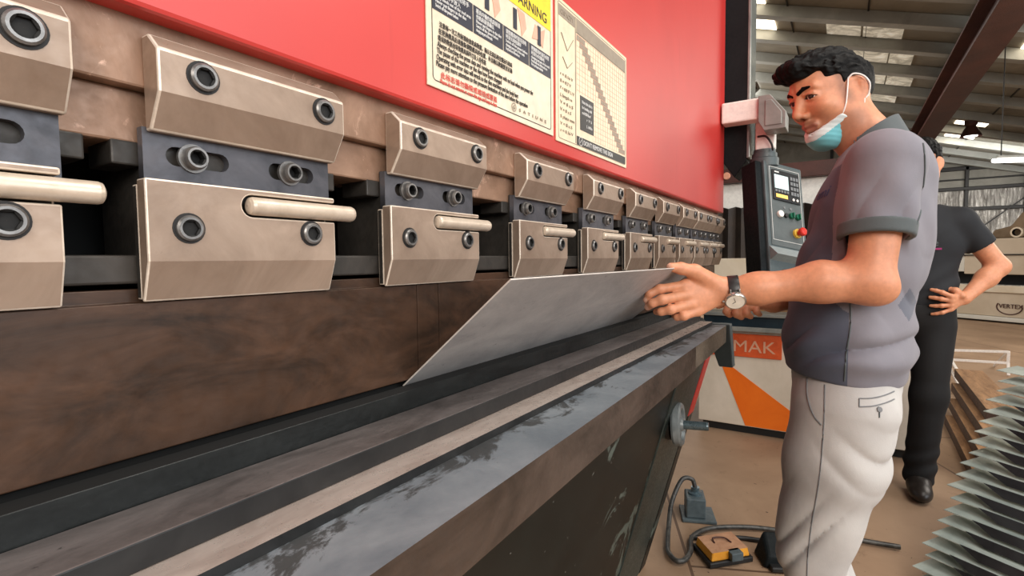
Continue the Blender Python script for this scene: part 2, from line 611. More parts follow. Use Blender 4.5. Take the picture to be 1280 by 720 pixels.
def make_clamp():
    m = MB()
    m.box(-.031, .129, .4525, .535, 1.112, 1.235)
    m.box(-.031, .129, .460, .535, 1.235, 1.2615)
    m.box(.129, .148, .4565, .50, 1.205, 1.2235)
    m.box(-.050, -.031, .4565, .50, 1.205, 1.2235)
    body = m.build('tool_clamp', 'carrier', pb, .0015)
    m = MB()
    m.prism([(.4446, 1.3), (.434, 1.3), (.420, 1.287), (.420, 1.256), (.4365, 1.230), (.4446, 1.230)], 0, -.0315, .1335)
    m.build('upper_plate', ['clamp', 'clamp_edge'], body, .0018, 2, True, 1)
    me = curve_plate([(-.034, 1.1885), (.131, 1.1885), (.131, 1.2335), (-.034, 1.2335)],
                     [arc(xl + .007, 1.2145, .0075, PI * 1.5, PI * .5, 8) + arc(xr - .007, 1.2145, .0075, PI * .5, -PI * .5, 8) for xl, xr in ((-.018, .030), (.067, .113))],
                     .4445, .4525, 'slotted_bar')
    org = origin(pb)
    for v in me.vertices:
        v.co -= Vector(org)
    me.materials.append(M['bar_dark'])
    link('slotted_bar', me, body)
    outline = [(-.0395, 1.132), (.1265, 1.132), (.1265, 1.1695), (.042, 1.1695)] + arc(.042, 1.179, .0095, -PI / 2, -PI * 1.5, 10)[1:-1] + [(.042, 1.1885), (.1265, 1.1885), (.1265, 1.1935), (-.0395, 1.1935)]
    m = MB()
    k = len(outline)
    bk = [(x, 1.1015) if i < 2 else (x, z) for i, (x, z) in enumerate(outline)]
    v = [(x, .430, z) for x, z in outline] + [(x, .444, z) for x, z in bk] + [(-.0395, .441, 1.1015), (.1265, .441, 1.1015)]
    D0, D1 = 2 * k, 2 * k + 1
    f = [list(range(k)), list(range(k, 2 * k))[::-1], (0, D0, D1, 1), (D0, k, k + 1, D1), (1, D1, k + 1, k + 2, 2), (0, k - 1, 2 * k - 1, k, D0)]
    f += [(i, i + 1, k + i + 1, k + i) for i in range(2, k - 1)]
    m.add(v, f)
    m.prism([(-.0392, 1.103), (.1262, 1.103), (.1262, 1.19), (-.0392, 1.19)], 1, .4441, .4524, 1)
    m.build('lower_plate', ['clamp', 'carrier', 'clamp_edge'], body, .0014, 2, True, 2)
    m = MB()
    r = .0079
    a, b = .037, .150
    prof = [(.0005, 0), (r * .6, .0006), (r * .9, .002), (r, .0045), (r, b - a - .0045), (r * .9, b - a - .002), (r * .6, b - a - .0006), (.0005, b - a)]
    m.lathe((a, .4305, 1.179), (1, 0, 0), prof, 24)
    tag(m.build('handle_pin', 'pin', body), 'pale round handle pin')
    for x in (0, .1097):
        bolt(x, 1.2735, .420, .0104, .0045, 'bolt', body)
    for x in (.001, .087):
        bolt(x, 1.2145, .4445, .0092, .0100, 'bolt', body, .0114, False)
    for x in (-.0105, .099):
        bolt(x, 1.1575, .430, .0100, .0045, 'bolt', body)
    return body


clamp0 = make_clamp()
kids = list(clamp0.children)
for i, x in enumerate(X_CL):
    if i == 0:
        c = clamp0
    else:
        c = clamp0.copy()
        COL.objects.link(c)
        for k in kids:
            kc = k.copy()
            kc.parent = c
            COL.objects.link(kc)
    c.location = (x, 0, 0)

# punches held in the clamps (lift out: things of their own)
segs = [(-.5, .4674, 'long brown steel punch blade under the nearest clamps'),
        (.4684, .5076, 'narrow brown punch segment just behind the left edge of the grey sheet'),
        (.5086, 1.35, 'brown steel punch blade standing behind the raised grey sheet'),
        (1.351, 2.2, 'far brown punch blade behind the hand and wrist')]
for x0, x1, lab in segs:
    m = MB()
    m.prism([(.4451, 1.1008), (.4451, .9852), (.4535, .9825), (.4565, .9825), (.474, 1.004), (.474, 1.1110), (.4545, 1.1110), (.4545, 1.1008)], 0, x0, x1)
    tag(m.build('punch', 'punch', None, .0008), lab, 'punch', 'punch blades in the clamps')

# bed: table, rail, strip, apron, body
yf = lambda x: .2457 + .0293 * x


def table_piece(x0, x1, z0, z1, name, mats, off=0):
    m = MB()
    a, b = yf(x0) + off, yf(x1) + off
    v = [(x0, a, z0), (x1, b, z0), (x1, .80, z0), (x0, .80, z0), (x0, a, z1), (x1, b, z1), (x1, .80, z1), (x0, .80, z1)]
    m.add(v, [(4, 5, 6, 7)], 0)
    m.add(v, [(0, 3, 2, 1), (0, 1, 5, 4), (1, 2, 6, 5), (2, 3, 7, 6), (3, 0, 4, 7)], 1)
    return m.build(name, mats, pb, .0015)


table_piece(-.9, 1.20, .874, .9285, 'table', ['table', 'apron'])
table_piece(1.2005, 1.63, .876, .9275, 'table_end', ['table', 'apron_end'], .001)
m = MB()
m.box(-.9, 1.62, .332, .4235, .9287, .9373)
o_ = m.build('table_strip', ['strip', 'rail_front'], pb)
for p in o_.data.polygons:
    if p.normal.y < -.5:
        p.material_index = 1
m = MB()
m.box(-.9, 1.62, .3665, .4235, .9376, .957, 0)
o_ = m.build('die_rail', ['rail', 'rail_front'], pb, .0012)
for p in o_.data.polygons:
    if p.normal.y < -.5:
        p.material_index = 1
m = MB()
m.box(-.9, 1.62, .4865, .56, .9287, .957)
m.build('die_rail', 'rail_front', pb, .0012)
m = MB()
m.prism([(.4245, .9288), (.4855, .9288), (.4855, .979), (.463, .979), (.455, .9705), (.447, .979), (.4245, .979)], 0, -.85, 1.60)
o_ = m.build('die', ['die', 'die_top'], None, .0005, 1)
for p in o_.data.polygons:
    if p.normal.z > .3:
        p.material_index = 1
tag(o_, 'long black steel bending die lying along the bed under the grey sheet', 'die')

sl = .2776
ybed = lambda z: .389 + (.769 - z) * sl
m = MB()
m.prism([(ybed(.8738), .8738), (ybed(0), 0), (1.1, 0), (1.1, .8738)], 0, -.9, 1.735)
m.build('bed_body', 'bed', pb, .003)
m = MB()
m.prism([(ybed(.8738) - .006, .8738), (ybed(0) - .006, 0), (1.3, 0), (1.3, 1.25), (.62, 1.25), (.56, .94), (.47, .9285), (.40, .9285)], 0, 1.736, 1.80)
m.prism([(.62, 1.25), (1.3, 1.25), (1.3, 2.5), (.82, 2.5), (.82, 1.3)], 0, 1.736, 1.80)
m.build('side_frame', 'bed', pb, .003)
m = MB()
m.prism([(ybed(.86) - .004, .86), (ybed(.0) - .004, .0), (ybed(.0) + .02, .0), (ybed(.86) + .02, .86)], 0, 1.42, 1.7345)
m.build('bed_end_plate', 'bed_end', pb, .002)
m = MB()
m.prism([(ybed(.80) - .007, .80), (ybed(.60) - .007, .60), (ybed(.60) + .05, .60), (ybed(.80) + .05, .80)], 0, 1.734, 1.801)  # small red patch on the upper frame edge
tag(m.build('frame_corner', 'red', pb, .003), 'red patch on the corner of the frame')
m = MB()
m.prism([(.275, .80), (.315, .80), (.36, .93), (.285, .93)], 0, 1.632, 1.67)
m.build('end_bracket', 'pend_box', pb, .003)
m = MB()
m.box(1.50, 1.56, .385, .42, .928, .965)
m.cyl((1.53, .40, .965), (1.53, .40, .99), .012)
m.build('end_stop', 'shaft', pb, .002)

# hand wheel on the bed face
m = MB()
m.lathe((1.5, .433, .640), (.12, -1, .06), [(.0005, 0), (.045, 0), (.045, .012), (.018, .014), (.018, .03)], 32)
hub = m.build('hand_wheel_flange', 'dark_steel', pb)
m = MB()
m.lathe((1.5, .41, .644), (.12, -1, .06), [(.0005, 0), (.018, 0), (.02, .004), (.044, .006), (.047, -.002), (.058, -.003), (.062, .003), (.062, .018), (.058, .023), (.047, .022), (.044, .014), (.02, .018), (.017, .026), (.0005, .026)], 36)
hw = m.build('hand_wheel', 'hand_grey', pb)
m = MB()
m.lathe((1.5, .39, .645), (.12, -1, .06), [(.0005, 0), (.0125, .0), (.0125, .07), (.0115, .074), (.0005, .074)], 20)
tag(m.build('shaft', 'shaft', hw), 'blue-grey steel shaft')

# tall black guard housing at the far end of the beam
m = MB()
m.prism([(.462, 1.568), (.386, 1.456), (.342, 1.52), (.342, 2.5), (.462, 2.5)], 0, 2.27, 2.40)
gd = tag(m.build('end_guard', 'black_box', pb, .003), 'tall black end guard')
m = MB()
m.box(2.262, 2.2695, .436, .456, 1.58, 2.5)
m.build('edge_strip', 'alu', gd, .001)
m = MB()
m.box(2.266, 2.395, .329, .3415, 1.53, 2.5)
m.build('side_cover', 'cover_glass', gd, .003)

# ---- signs on the ram
YS = .4249
sg = MB()
sg.box(.470, .786, .4225, YS, 1.341, 1.62)
sign = tag(sg.build('warning_sign', 'sign_bg', pb, .0008), 'cream warning sign with navy bands and small text')
RX, UZ = (1, 0, 0), (0, 0, 1)
y1 = .4222


def frame_loop(m, x0, x1, z0, z1, w, y0, y1, r=.006):
    def loop(d):
        rr = max(r - d, .001)
        o = []
        for cx, cz, a in ((x1 - d - rr, z1 - d - rr, 0), (x0 + d + rr, z1 - d - rr, PI / 2), (x0 + d + rr, z0 + d + rr, PI), (x1 - d - rr, z0 + d + rr, PI * 1.5)):
            o += arc(cx, cz, rr, a, a + PI / 2, 5)
        return o
    A, B = loop(0), loop(w)
    n = len(A)
    v = [(x, y0, z) for x, z in A] + [(x, y0, z) for x, z in B] + [(x, y1, z) for x, z in A] + [(x, y1, z) for x, z in B]
    f = []
    for i in range(n):
        j = (i + 1) % n
        f += [(i, j, n + j, n + i), (i, 2 * n + i, 2 * n + j, j), (n + i, n + j, 3 * n + j, 3 * n + i)]
    m.add(v, f)


m = MB()
frame_loop(m, .479, .777, 1.349, 1.612, .0012, .4221, .4224)
m.build('border_line', 'sign_ink', sign)
pan = [(.4805, .5605), (.5625, .6325), (.6345, .7045), (.7065, .7765)]
m = MB()
for a, b in pan:
    m.box(a, b, .4219, .4224, 1.434, 1.4705)
m.build('text_band', 'sign_navy', sign)
m = MB()
m.box(.6345, .7765, .4219, .4224, 1.512, 1.60)
m.build('yellow_panel', 'sign_yellow', sign)
m = MB()
for a, b in pan[:3]:
    m = MB()
    m.prism([(a + .05, 1.472), (a + .064, 1.488), (a + .058, 1.508), (a + .038, 1.510), (a + .046, 1.49)], 1, .4217, .4223)
    m.build('hand_drawing', 'sign_pink', sign)
m = MB()
m.prism([(.715, 1.48), (.725, 1.505), (.740, 1.498), (.757, 1.508), (.750, 1.476), (.735, 1.484)], 1, .4217, .4223)
m.build('hand_drawing', 'sign_pink', sign)
for a, b in pan:
    m = MB()
    m.box(a + .026, a + .036, .4215, .4219, 1.476, 1.506)
    m.build('machine_drawing', 'sign_navy', sign)
text_merge([('WARNING', .022, (.650, .4215, 1.519), .112)], RX, UZ, 'sign_ink', 'headline', sign)
it = []
cn = ['机床运行时请勿将手放入', '模具中操作机床前请确认', '调整模具时请关闭电源并', '更换模具时请务必切断电']
en = ['Keep hands out of the tool area', 'Never put fingers in the dies', 'Switch off the power before', 'changing any part of the tools']
for i, (a, b) in enumerate(pan):
    w = b - a - .010
    it.append((cn[i][:9], .0075, (a + .005, .4216, 1.4615), w * .95))
    it.append((cn[i][4:], .0068, (a + .005, .4216, 1.4545), w * .7))
    for k in range(3):
        it.append((en[(i + k) % 4], .0062, (a + .005, .4216, 1.4488 - k * .0056), w * (1, .86, .62)[k]))
text_merge(it, RX, UZ, 'sign_white', 'band_text', sign)
it = [('注意每一次工作前请检查机床数据，确认无误后再空载运行机床', .0074, (.492, .4216, 1.4165), .164),
      ('在更换模具后请重新调整模具的位置，并且确认数据是否正确', .0074, (.4905, .4216, 1.4080), .165),
      ('错误的数据会导致模具损坏以及人身伤害', .0074, (.489, .4216, 1.3995), .100),
      ('Always checking the press data and running the machine with no load when you power the', .0094, (.488, .4216, 1.3915), .228),
      ('The pause of the machine or the dies have been changed', .0094, (.487, .4216, 1.3835), .140),
      ('Operating with error data will wreck to the dies machines and the body hurt', .0094, (.486, .4216, 1.3755), .186),
      ('Please pay more attention to the pressure limitation of the dies before the operation', .0094, (.485, .4216, 1.3675), .214)]
text_merge(it, RX, UZ, 'sign_ink', 'notice_text', sign)
it = [('此标志请勿撕毁或遮挡或覆盖', .0085, (.493, .4216, 1.3555), .122),
      ('Please do not remove or cover this sign and keep it clean', .0075, (.492, .4216, 1.3520 - .0035), .122)]
text_merge(it, RX, UZ, 'sign_red', 'red_notice_text', sign)
m = MB()
R0 = [(.660 + .0065 * math.cos(a), 1.3595 + .0065 * math.sin(a)) for a in np.linspace(0, 2 * PI, 20, endpoint=False)]
R1 = [(.660 + .0052 * math.cos(a), 1.3595 + .0052 * math.sin(a)) for a in np.linspace(0, 2 * PI, 20, endpoint=False)]
m.add([(x, .4216, z) for x, z in R0] + [(x, .4216, z) for x, z in R1], [(i, (i + 1) % 20, 20 + (i + 1) % 20, 20 + i) for i in range(20)])
m.build('maker_ring', 'sign_grey', sign)
text_merge([('G', .008, (.657, .4216, 1.3568), .0055), ('S  A  T  I  U  N  E', .007, (.674, .4216, 1.3565), .085)], RX, UZ, 'sign_grey', 'maker_text', sign)

m = MB()
m.box(.796, 1.134, .4225, YS, 1.336, 1.582)
chart = tag(m.build('chart_sign', 'sign_bg2', pb, .0008), 'cream chart sign with a stepped table')
m = MB()
frame_loop(m, .803, 1.127, 1.342, 1.576, .0012, .4221, .4224)
m.box(.8705, .8735, .4220, .4224, 1.345, 1.572)
m.box(.8755, 1.124, .4220, .4224, 1.5455, 1.5465)
m.build('border_line', 'sign_grey', chart)
m = MB()
m.box(.806, .869, .4220, .4224, 1.552, 1.571)
m.box(.876, 1.123, .4220, .4224, 1.547, 1.572)
m.build('header_band', 'sign_grey', chart)
m = MB()
m.box(.8905, .952, .4219, .4224, 1.3735, 1.437)
m.box(.876, 1.124, .4219, .4224, 1.3435, 1.3595)
m.build('black_panel', 'console', chart)
text_merge([("⊘ DON'T REMOVE THIS SIGN", .0125, (.884, .4217, 1.3470), .165),
            ('Note: this table is', .008, (.898, .4217, 1.424), .046), ('for bending mild', .008, (.898, .4217, 1.414), .044),
            ('steel 450 N/mm²', .008, (.898, .4217, 1.404), .04), ('r  V  b', .008, (.918, .4217, 1.394), .024), ('L  kN/m', .008, (.918, .4217, 1.382), .026)],
           RX, UZ, 'sign_white', 'panel_text', chart)
it = [('CAPACITY', .012, (.812, .4217, 1.5565), .05)]
for k in range(9):
    it.append((random.choice(['V = 8 x S', 'B = 0.7 V', 'r = 0.16 V', 'P = 650 S² L / V', 'S plate mm', 'L length m']), .008, (.810, .4217, 1.452 - k * .0122), (.05, .042, .055, .046)[k % 4]))
text_merge(it, RX, UZ, 'sign_grey', 'formula_text', chart)
m = MB()
for a, b in (((.815, 1.525), (.838, 1.50)), ((.838, 1.50), (.862, 1.527)), ((.82, 1.485), (.838, 1.47)), ((.838, 1.47), (.858, 1.486))):
    m.bar((a[0], .4219, a[1]), (b[0], .4219, b[1]), .0006, .0015, 0, (0, 1, 0))
m.build('bend_drawing', 'sign_grey', chart)
m = MB()
nr, ncol = 18, 20
cw, rh = .2465 / ncol, .180 / nr
for r_ in range(nr):
    for c_ in range(ncol):
        on = abs(c_ - (1.2 + r_ * .98)) < 1.7 or (c_ > 1 + r_ and False)
        x0 = .8765 + c_ * cw
        z0 = 1.5435 - (r_ + 1) * rh
        if on:
            m.box(x0 + .0006, x0 + cw - .0006, .4221, .4224, z0 + .0006, z0 + rh - .0006)
m.build('stepped_cells', 'sign_grey', chart)
m = MB()
for r_ in range(nr + 1):
    z0 = 1.5435 - r_ * rh
    x0 = .8765 if z0 > 1.44 else .9535
    m.box(x0, 1.123, .4222, .4224, z0 - .0003, z0 + .0003)
for c_ in range(ncol + 1):
    x0 = .8765 + c_ * cw
    m.box(x0 - .0003, x0 + .0003, .4222, .4224, 1.3635 if x0 > .953 else 1.44, 1.5435)
m.build('grid_line', 'sign_pink', chart)

# ------------------------------------------------------------------ the sheet being bent
tdir = Vector((0, -.147, .122)).normalized()
nrm = Vector((0, .122, .147)).normalized()
tip = Vector((0, .4515, .9760))
th = .0022
m = MB()
Lw = .2085
o0 = Vector((.447, 0, 0)) + tip
m.obox(o0, (.80, 0, 0), tdir * Lw, nrm * th)
sh = m.build('sheet_metal', ['sheet', 'sheet_edge'], None, .0003, 1)
for p in sh.data.polygons:
    if abs(p.normal.dot(nrm)) < .5:
        p.material_index = 1
tag(sh, 'flat grey sheet of metal tilted up in the die under the punch', 'sheet metal')

# ------------------------------------------------------------------ control pendant
pd = thing('control_pendant', (2.28, .25, 1.0), 'grey hanging control pendant with small screen, buttons and red stop button', 'control panel')
u = Vector((.776, -.611, -.159)).normalized()
v = Vector((-.272, -.096, -.957))
v = (v - u * v.dot(u)).normalized()
n = u.cross(v).normalized()          # away from the face
o = Vector((2.20, .292, 1.515))
PWd, PHt = .2238, .56


def pbx(u0, u1, v0, v1, d0, d1, name, mat, par=None, bev=.002):
    m = MB()
    m.obox(o + u * u0 + v * v0 - n * d0, u * (u1 - u0), v * (v1 - v0), -n * (d1 - d0))
    return m.build(name, mat, par or pd, bev)


def pcyl(uu, vv, d0, d1, r, name, mat, par=None, r2=None):
    m = MB()
    c = o + u * uu + v * vv
    m.lathe(c - n * d0, -n, [(.0004, 0), (r, 0), (r, (d1 - d0) * .8), ((r2 or r) * .9, d1 - d0), (.0004, d1 - d0)], 22)
    return m.build(name, mat, par or pd)


housing = pbx(.03, PWd, 0, PHt, -.075, 0, 'housing', 'pend_box', None, .006)
pbx(.0, .03, .004, PHt, -.085, -.012, 'side_rail', 'black_box', None, .004)
face = pbx(.046, .214, .014, .345, 0, .002, 'face_panel', 'pend_face')
m = MB()
for a, b, c, d in ((.053, .207, .022, .0238), (.053, .207, .3212, .323), (.053, .0548, .022, .323), (.2052, .207, .022, .323)):
    m.obox(o + u * a + v * c - n * .002, u * (b - a), v * (d - c), -n * .0008)
m.build('border_line', 'line_white', face)
con = pbx(.064, .2, .034, .16, .002, .007, 'console', 'console')
pbx(.072, .142, .055, .112, .007, .0078, 'screen', 'screen', con, 0)
m = MB()
for r_ in range(4):
    for c_ in range(3):
        m.obox(o + u * (.152 + c_ * .0145) + v * (.052 + r_ * .021) - n * .007, u * .011, v * .014, -n * .002)
m.build('keypad', 'key', con)
m = MB()
for c_ in range(5):
    m.obox(o + u * (.072 + c_ * .0145) + v * .118 - n * .007, u * .010, v * .009, -n * .002)
m.build('key_row', 'key', con)
pbx(.076, .134, .135, .149, .007, .008, 'amber_display', 'amber', con, 0)
for uu in (.163, .183):
    pcyl(uu, .146, .007, .009, .0055, 'push_key', 'white', con)
pbx(.074, .096, .0405, .046, .007, .0075, 'label_strip', 'line_white', con, 0)
pcyl(.092, .216, .002, .012, .0135, 'white_button', 'white')
pcyl(.122, .217, .002, .010, .009, 'black_button', 'rubber')
for uu in (.15, .182):
    k = pcyl(uu, .214, .002, .012, .0125, 'green_knob', 'green')
    m = MB()
    m.obox(o + u * (uu - .003) + v * .203 - n * .012, u * .006, v * .022, -n * .007)
    m.build('knob_grip', 'green', k, .001)
pcyl(.15, .185, .002, .004, .006, 'label_disc', 'key')
pcyl(.118, .185, .002, .004, .005, 'label_disc', 'key')
st = pcyl(.172, .282, .002, .012, .0185, 'stop_ring', 'yellow')
m = MB()
c = o + u * .172 + v * .282 - n * .012
m.lathe(c, -n, [(.0004, 0), (.009, 0), (.009, .010), (.0165, .012), (.0165, .022), (.013, .026), (.0004, .027)], 24)
m.build('stop_button', 'estop', st)
m = MB()
p0, p1 = o + u * .034 + v * .35, o + u * .222 + v * .35
m.add([p0, p1, p1 + v * .04 - n * .035, p0 + v * .04 - n * .035, p0 + v * .055, p1 + v * .055],
      [(0, 1, 2, 3), (3, 2, 5, 4), (0, 3, 4), (1, 5, 2)])
m.build('sloped_ledge', 'pend_light', pd, .001)
pbx(.09, .2, .435, .52, 0, .003, 'outlet_plate', 'console')
m = MB()
cb = o + u * .075 + n * .04
m.lathe(cb - v * -.004, (0, 0, 1), [(.0005, 0), (.052, 0), (.052, .03), (.046, .034), (.046, .05), (.040, .052), (.040, .065), (.0005, .065)], 30)
m.build('collar', 'pend_box', pd)
m = MB()
m.obox(cb + Vector((-.03, .03, .06)), (.05, -.0, 0), (0, -.07, 0), (0, 0, .12))
m.build('post', 'white', pd, .006)
m = MB()
m.prism([(.285, 1.735), (.245, 1.735), (.192, 1.665), (.192, 1.605), (.265, 1.605), (.285, 1.64)], 0, 2.15, 2.25)
m.prism([(.262, 1.715), (.240, 1.715), (.205, 1.665), (.205, 1.620), (.262, 1.620)], 0, 2.146, 2.151)
m.build('elbow_cover', 'grey_ledge', pd, .005)
m = MB()
m.box(2.17, 2.24, .285, .42, 1.655, 1.735)
m.build('arm', 'white', pd, .006)
m = MB()
m.tube(spline([cb + Vector((-.04, .02, .11)), cb + Vector((-.05, -.01, .105)), cb + Vector((-.05, -.03, .075)), cb + Vector((-.04, -.035, .05))], 6), .004, 8)
m.build('cable', 'rubber', pd)

# ------------------------------------------------------------------ shear machine behind
sm = thing('guillotine_shear', (3.9, .2, 0), 'cream machine with orange triangle and orange nameplate behind the press brake', 'machine')
m = MB()
m.box(3.5, 4.25, -.36, .80, .055, .665)
fp = m.build('front_panel', 'cream', sm, .004)
m = MB()
m.box(3.54, 4.25, -.34, .78, 0, .055)
m.build('plinth', 'dark_base', sm)
m = MB()
m.prism([(.679, .49), (.16, .12), (.16, .060), (.512, .060)], 0, 3.498, 3.4999)
m.build('orange_triangle', 'orange', fp)
m = MB()
m.box(3.488, 3.4998, .312, .74, .502, .648)
np_ = m.build('nameplate', 'orange_plate', sm, .002)
text_mesh('ERMAK', .105, (0, -1, 0), UZ, (3.4878, .722, .535), 'plate_text', 'nameplate_text', np_, extrude=.003, xs=1.12)
m = MB()
m.box(3.42, 3.62, -.34, .76, .672, .70, 1)
m.box(3.44, 3.62, -.34, .76, .70, .765, 0)
m.box(3.415, 3.62, -.34, .76, .765, .785, 1)
m.build('blade_ledge', ['navy', 'grey_ledge'], sm, .003)
m = MB()
m.box(3.62, 4.25, -.36, .8, .665, .76)
m.box(4.05, 4.25, -.36, .9, .76, 1.7)
m.build('rear_frame', 'cream_machine', sm, .004)
m = MB()
m.box(3.66, 3.95, .10, .52, .76, .90)
m.build('guard_box', 'brownbox', sm, .003)
m = MB()
m.box(3.9, 4.05, -.3, .92, .99, 1.125)
m.build('crosshead', 'cream_clean', sm, .004)
m = MB()
v_ = []
N = 56
for i in range(N + 1):
    yy = .92 - 1.2 * i / N
    v_ += [(3.95 + .02 * math.cos(i * PI * .5), yy, 1.125), (3.95 + .02 * math.cos(i * PI * .5), yy, 1.485 + .008 * math.cos(i * PI * .5))]
m.add(v_, [(2 * i, 2 * i + 1, 2 * i + 3, 2 * i + 2) for i in range(N)])
bl = m.build('bellows_curtain', 'bellows', sm)
sd = bl.modifiers.new('thick', 'SOLIDIFY')
sd.thickness = .006
m = MB()
m.box(3.99, 4.05, -.3, .92, 1.48, 1.66)
m.build('upper_panel', 'white', sm, .004)
m = MB()
m.box(3.93, 4.05, -.3, .95, 1.66, 1.76)
tp = m.build('top_bar', 'maroon', sm, .004)
for y_ in (.72, .60, .02, -.1):
    m = MB()
    m.lathe((3.93, y_, 1.71), (-1, 0, 0), [(.0005, .012), (.022, .012), (.026, .006), (.026, -.001)], 20)
    m.build('bolt_cap', 'lamp_cap', tp)

# ------------------------------------------------------------------ far cream machine
ux = Vector((-.92 * .756, -.8, 0)).normalized()
ux = Vector((-.62, -.785, 0)).normalized()
ud = Vector((.785, -.62, 0))
p0 = Vector((12.2, -1.3, 0))
fm = thing('bending_machine', p0 + ux * 2, 'long cream machine by the far wall with a round red-brown emblem', 'machine')


def fbx(a, b, d0, d1, z0, z1, name, mat, par=None, bev=.01):
    m = MB()
    m.obox(p0 + ux * a + ud * d0 + Vector((0, 0, z0)), ux * (b - a), ud * (d1 - d0), (0, 0, z1 - z0))
    return m.build(name, mat, par or fm, bev)


lo = fbx(-.6, 4.5, 0, 1.2, .10, .50, 'lower_panel', 'cream_machine')
fbx(-.6, 4.5, -.03, .02, .50, .62, 'table_edge', 'cream_clean')
fbx(-.6, 4.5, -.05, 0, .03, .10, 'base_strip', 'pale_machine')
fbx(-.6, 4.5, .1, 1.1, 0, .06, 'plinth', 'dark_base')
fbx(-.6, 4.5, .3, 1.2, .62, .88, 'throat', 'dark_base')
fbx(-.6, .55, .06, 1.2, .84, 1.32, 'end_cover', 'pale_machine')
fbx(.55, 4.5, .05, 1.2, .80, 1.40, 'beam_cover', 'cream_machine')
fbx(-.6, 4.5, .02, 1.2, 1.12, 1.14, 'seam_strip', 'dark_steel')
m = MB()
cc = p0 + ux * 1.24 - ud * .004 + Vector((0, 0, .27))
ringp = []
for k in range(28):
    a = PI * .85 + PI * 1.25 * k / 27
    ringp.append(cc + ux * (.17 * math.cos(a)) + Vector((0, 0, .12 * math.sin(a))))
m.tube(ringp, .009, 6)
m.build('emblem_ring', 'maroon', lo)
text_merge([('VERTEX', .1, cc - ux * .14 + Vector((0, 0, -.02)) - ud * .004, .32)], ux, UZ, 'maroon', 'emblem_text', lo, .003)

# brown covered roll on the far machine
m = MB()
prof = [(0, 0), (.05, .16), (.28, .22), (.42, .46), (.62, .50), (.72, .38), (1.3, .34), (1.9, .36), (1.9, 0)]
q0 = p0 + ux * .85 + ud * .15 + Vector((0, 0, 1.402))
nn = len(prof)
vv_ = []
for d_, sc_ in ((0, .9), (.2, 1.0), (.5, 1.03), (.8, .85)):
    vv_ += [q0 + ux * a + ud * d_ + Vector((0, 0, b * sc_)) for a, b in prof]
fs_ = []
for r_ in range(3):
    fs_ += [(r_ * nn + i, r_ * nn + i + 1, (r_ + 1) * nn + i + 1, (r_ + 1) * nn + i) for i in range(nn - 1)]
    fs_ += [(r_ * nn + nn - 1, r_ * nn, (r_ + 1) * nn, (r_ + 1) * nn + nn - 1)]
fs_ += [tuple(range(nn)), tuple(range(3 * nn, 4 * nn))]
m.add(vv_, fs_)
tr = thing('tarpaulin_bundle', q0 + ux * .9, 'brown tarpaulin bundle with a round pipe end lying on the far cream machine', 'bundle')
tb = m.build('tarpaulin', 'tarp', tr, .03, 3)
m = MB()
pc = q0 + ux * .40 + Vector((0, 0, .09)) - ud * .05
m.lathe(pc, -ud, [(.085, -.3), (.085, .02), (.06, .02), (.06, -.2), (.001, -.2)], 24, ms=[0, 0, 1, 1])
m.build('pipe_end', ['cream_clean', 'black'], tr)

# ------------------------------------------------------------------ floor things
# grey junction box with a cable, yellow foot pedal, hoses
jb = thing('junction_box', (2.30, .50, 0), 'small grey junction box on the floor by the end of the machine bed', 'box')
m = MB()
m.obox((2.23, .43, .002), (.13, .05, 0), (-.05, .13, 0), (0, 0, .012))
m.build('base_plate', 'grey_box', jb, .002)
m = MB()
m.obox((2.23, .475, .014), (.10, .035, 0), (-.03, .075, 0), (0, 0, .085))
m.build('housing', 'grey_box', jb, .006)
m = MB()
m.lathe((2.27, .53, .099), (0, 0, 1), [(.03, 0), (.03, .008), (.018, .012), (.018, .03), (.001, .03)], 18)
m.build('cable_gland', 'shaft', jb)
m = MB()
m.tube(spline([(2.27, .53, .125), (2.27, .545, .16), (2.24, .58, .16), (2.16, .60, .09), (2.06, .585, .03), (1.96, .56, .016), (1.90, .54, .016), (1.86, .50, .016), (1.88, .475, .016), (1.95, .47, .016), (2.05, .49, .016), (2.14, .46, .016), (2.20, .40, .016), (2.26, .30, .016), (2.30, .18, .016), (2.36, 0, .016), (2.40, -.2, .016)], 10), .0095, 12)
m.build('cable', 'hose', jb)
m = MB()
m.tube(spline([(2.06, .50, .010), (2.10, .42, .010), (2.16, .33, .010), (2.20, .22, .010), (2.30, .10, .010), (2.33, -.05, .010)], 10), .009, 10)
tag(m.build('cable', 'rubber', None), 'thin black cable on the floor behind the yellow pedal', 'cable')
fpd = thing('foot_pedal', (1.99, .35, 0), 'yellow foot pedal box with a dusty top on the floor beside the bed', 'foot pedal')
a_ = Vector((.165, -.155, 0)) * .72
b_ = Vector((.10, .085, 0)) * .95
c0 = Vector((1.905, .385, 0))
m = MB()
m.obox(c0 + Vector((0, 0, .002)) - a_ * .06 - b_ * .06, a_ * 1.12, b_ * 1.12, (0, 0, .02))
m.build('base', 'rubber', fpd, .004)
m = MB()
h_ = Vector((0, 0, .022))
t_ = Vector((0, 0, .052))
pts = [c0 + h_, c0 + a_ + h_, c0 + a_ + b_ + h_, c0 + b_ + h_, c0 + t_ + a_ * .04 + b_ * .04, c0 + a_ * .96 + b_ * .04 + t_, c0 + a_ * .96 + b_ * .96 + t_, c0 + a_ * .04 + b_ * .96 + t_]
m.add(pts, [(0, 3, 2, 1), (0, 1, 5, 4), (1, 2, 6, 5), (2, 3, 7, 6), (3, 0, 4, 7)], 0)
m.add(pts, [(4, 5, 6, 7)], 1)
m.build('cover', ['yellow_box', 'dust'], fpd, .005)
m = MB()
m.obox(c0 + a_ * .45 - b_ * .16 + Vector((0, 0, .022)), a_ * .3, b_ * .3, (0, 0, .03))
m.build('latch', 'grey_box', fpd, .003)
m = MB()
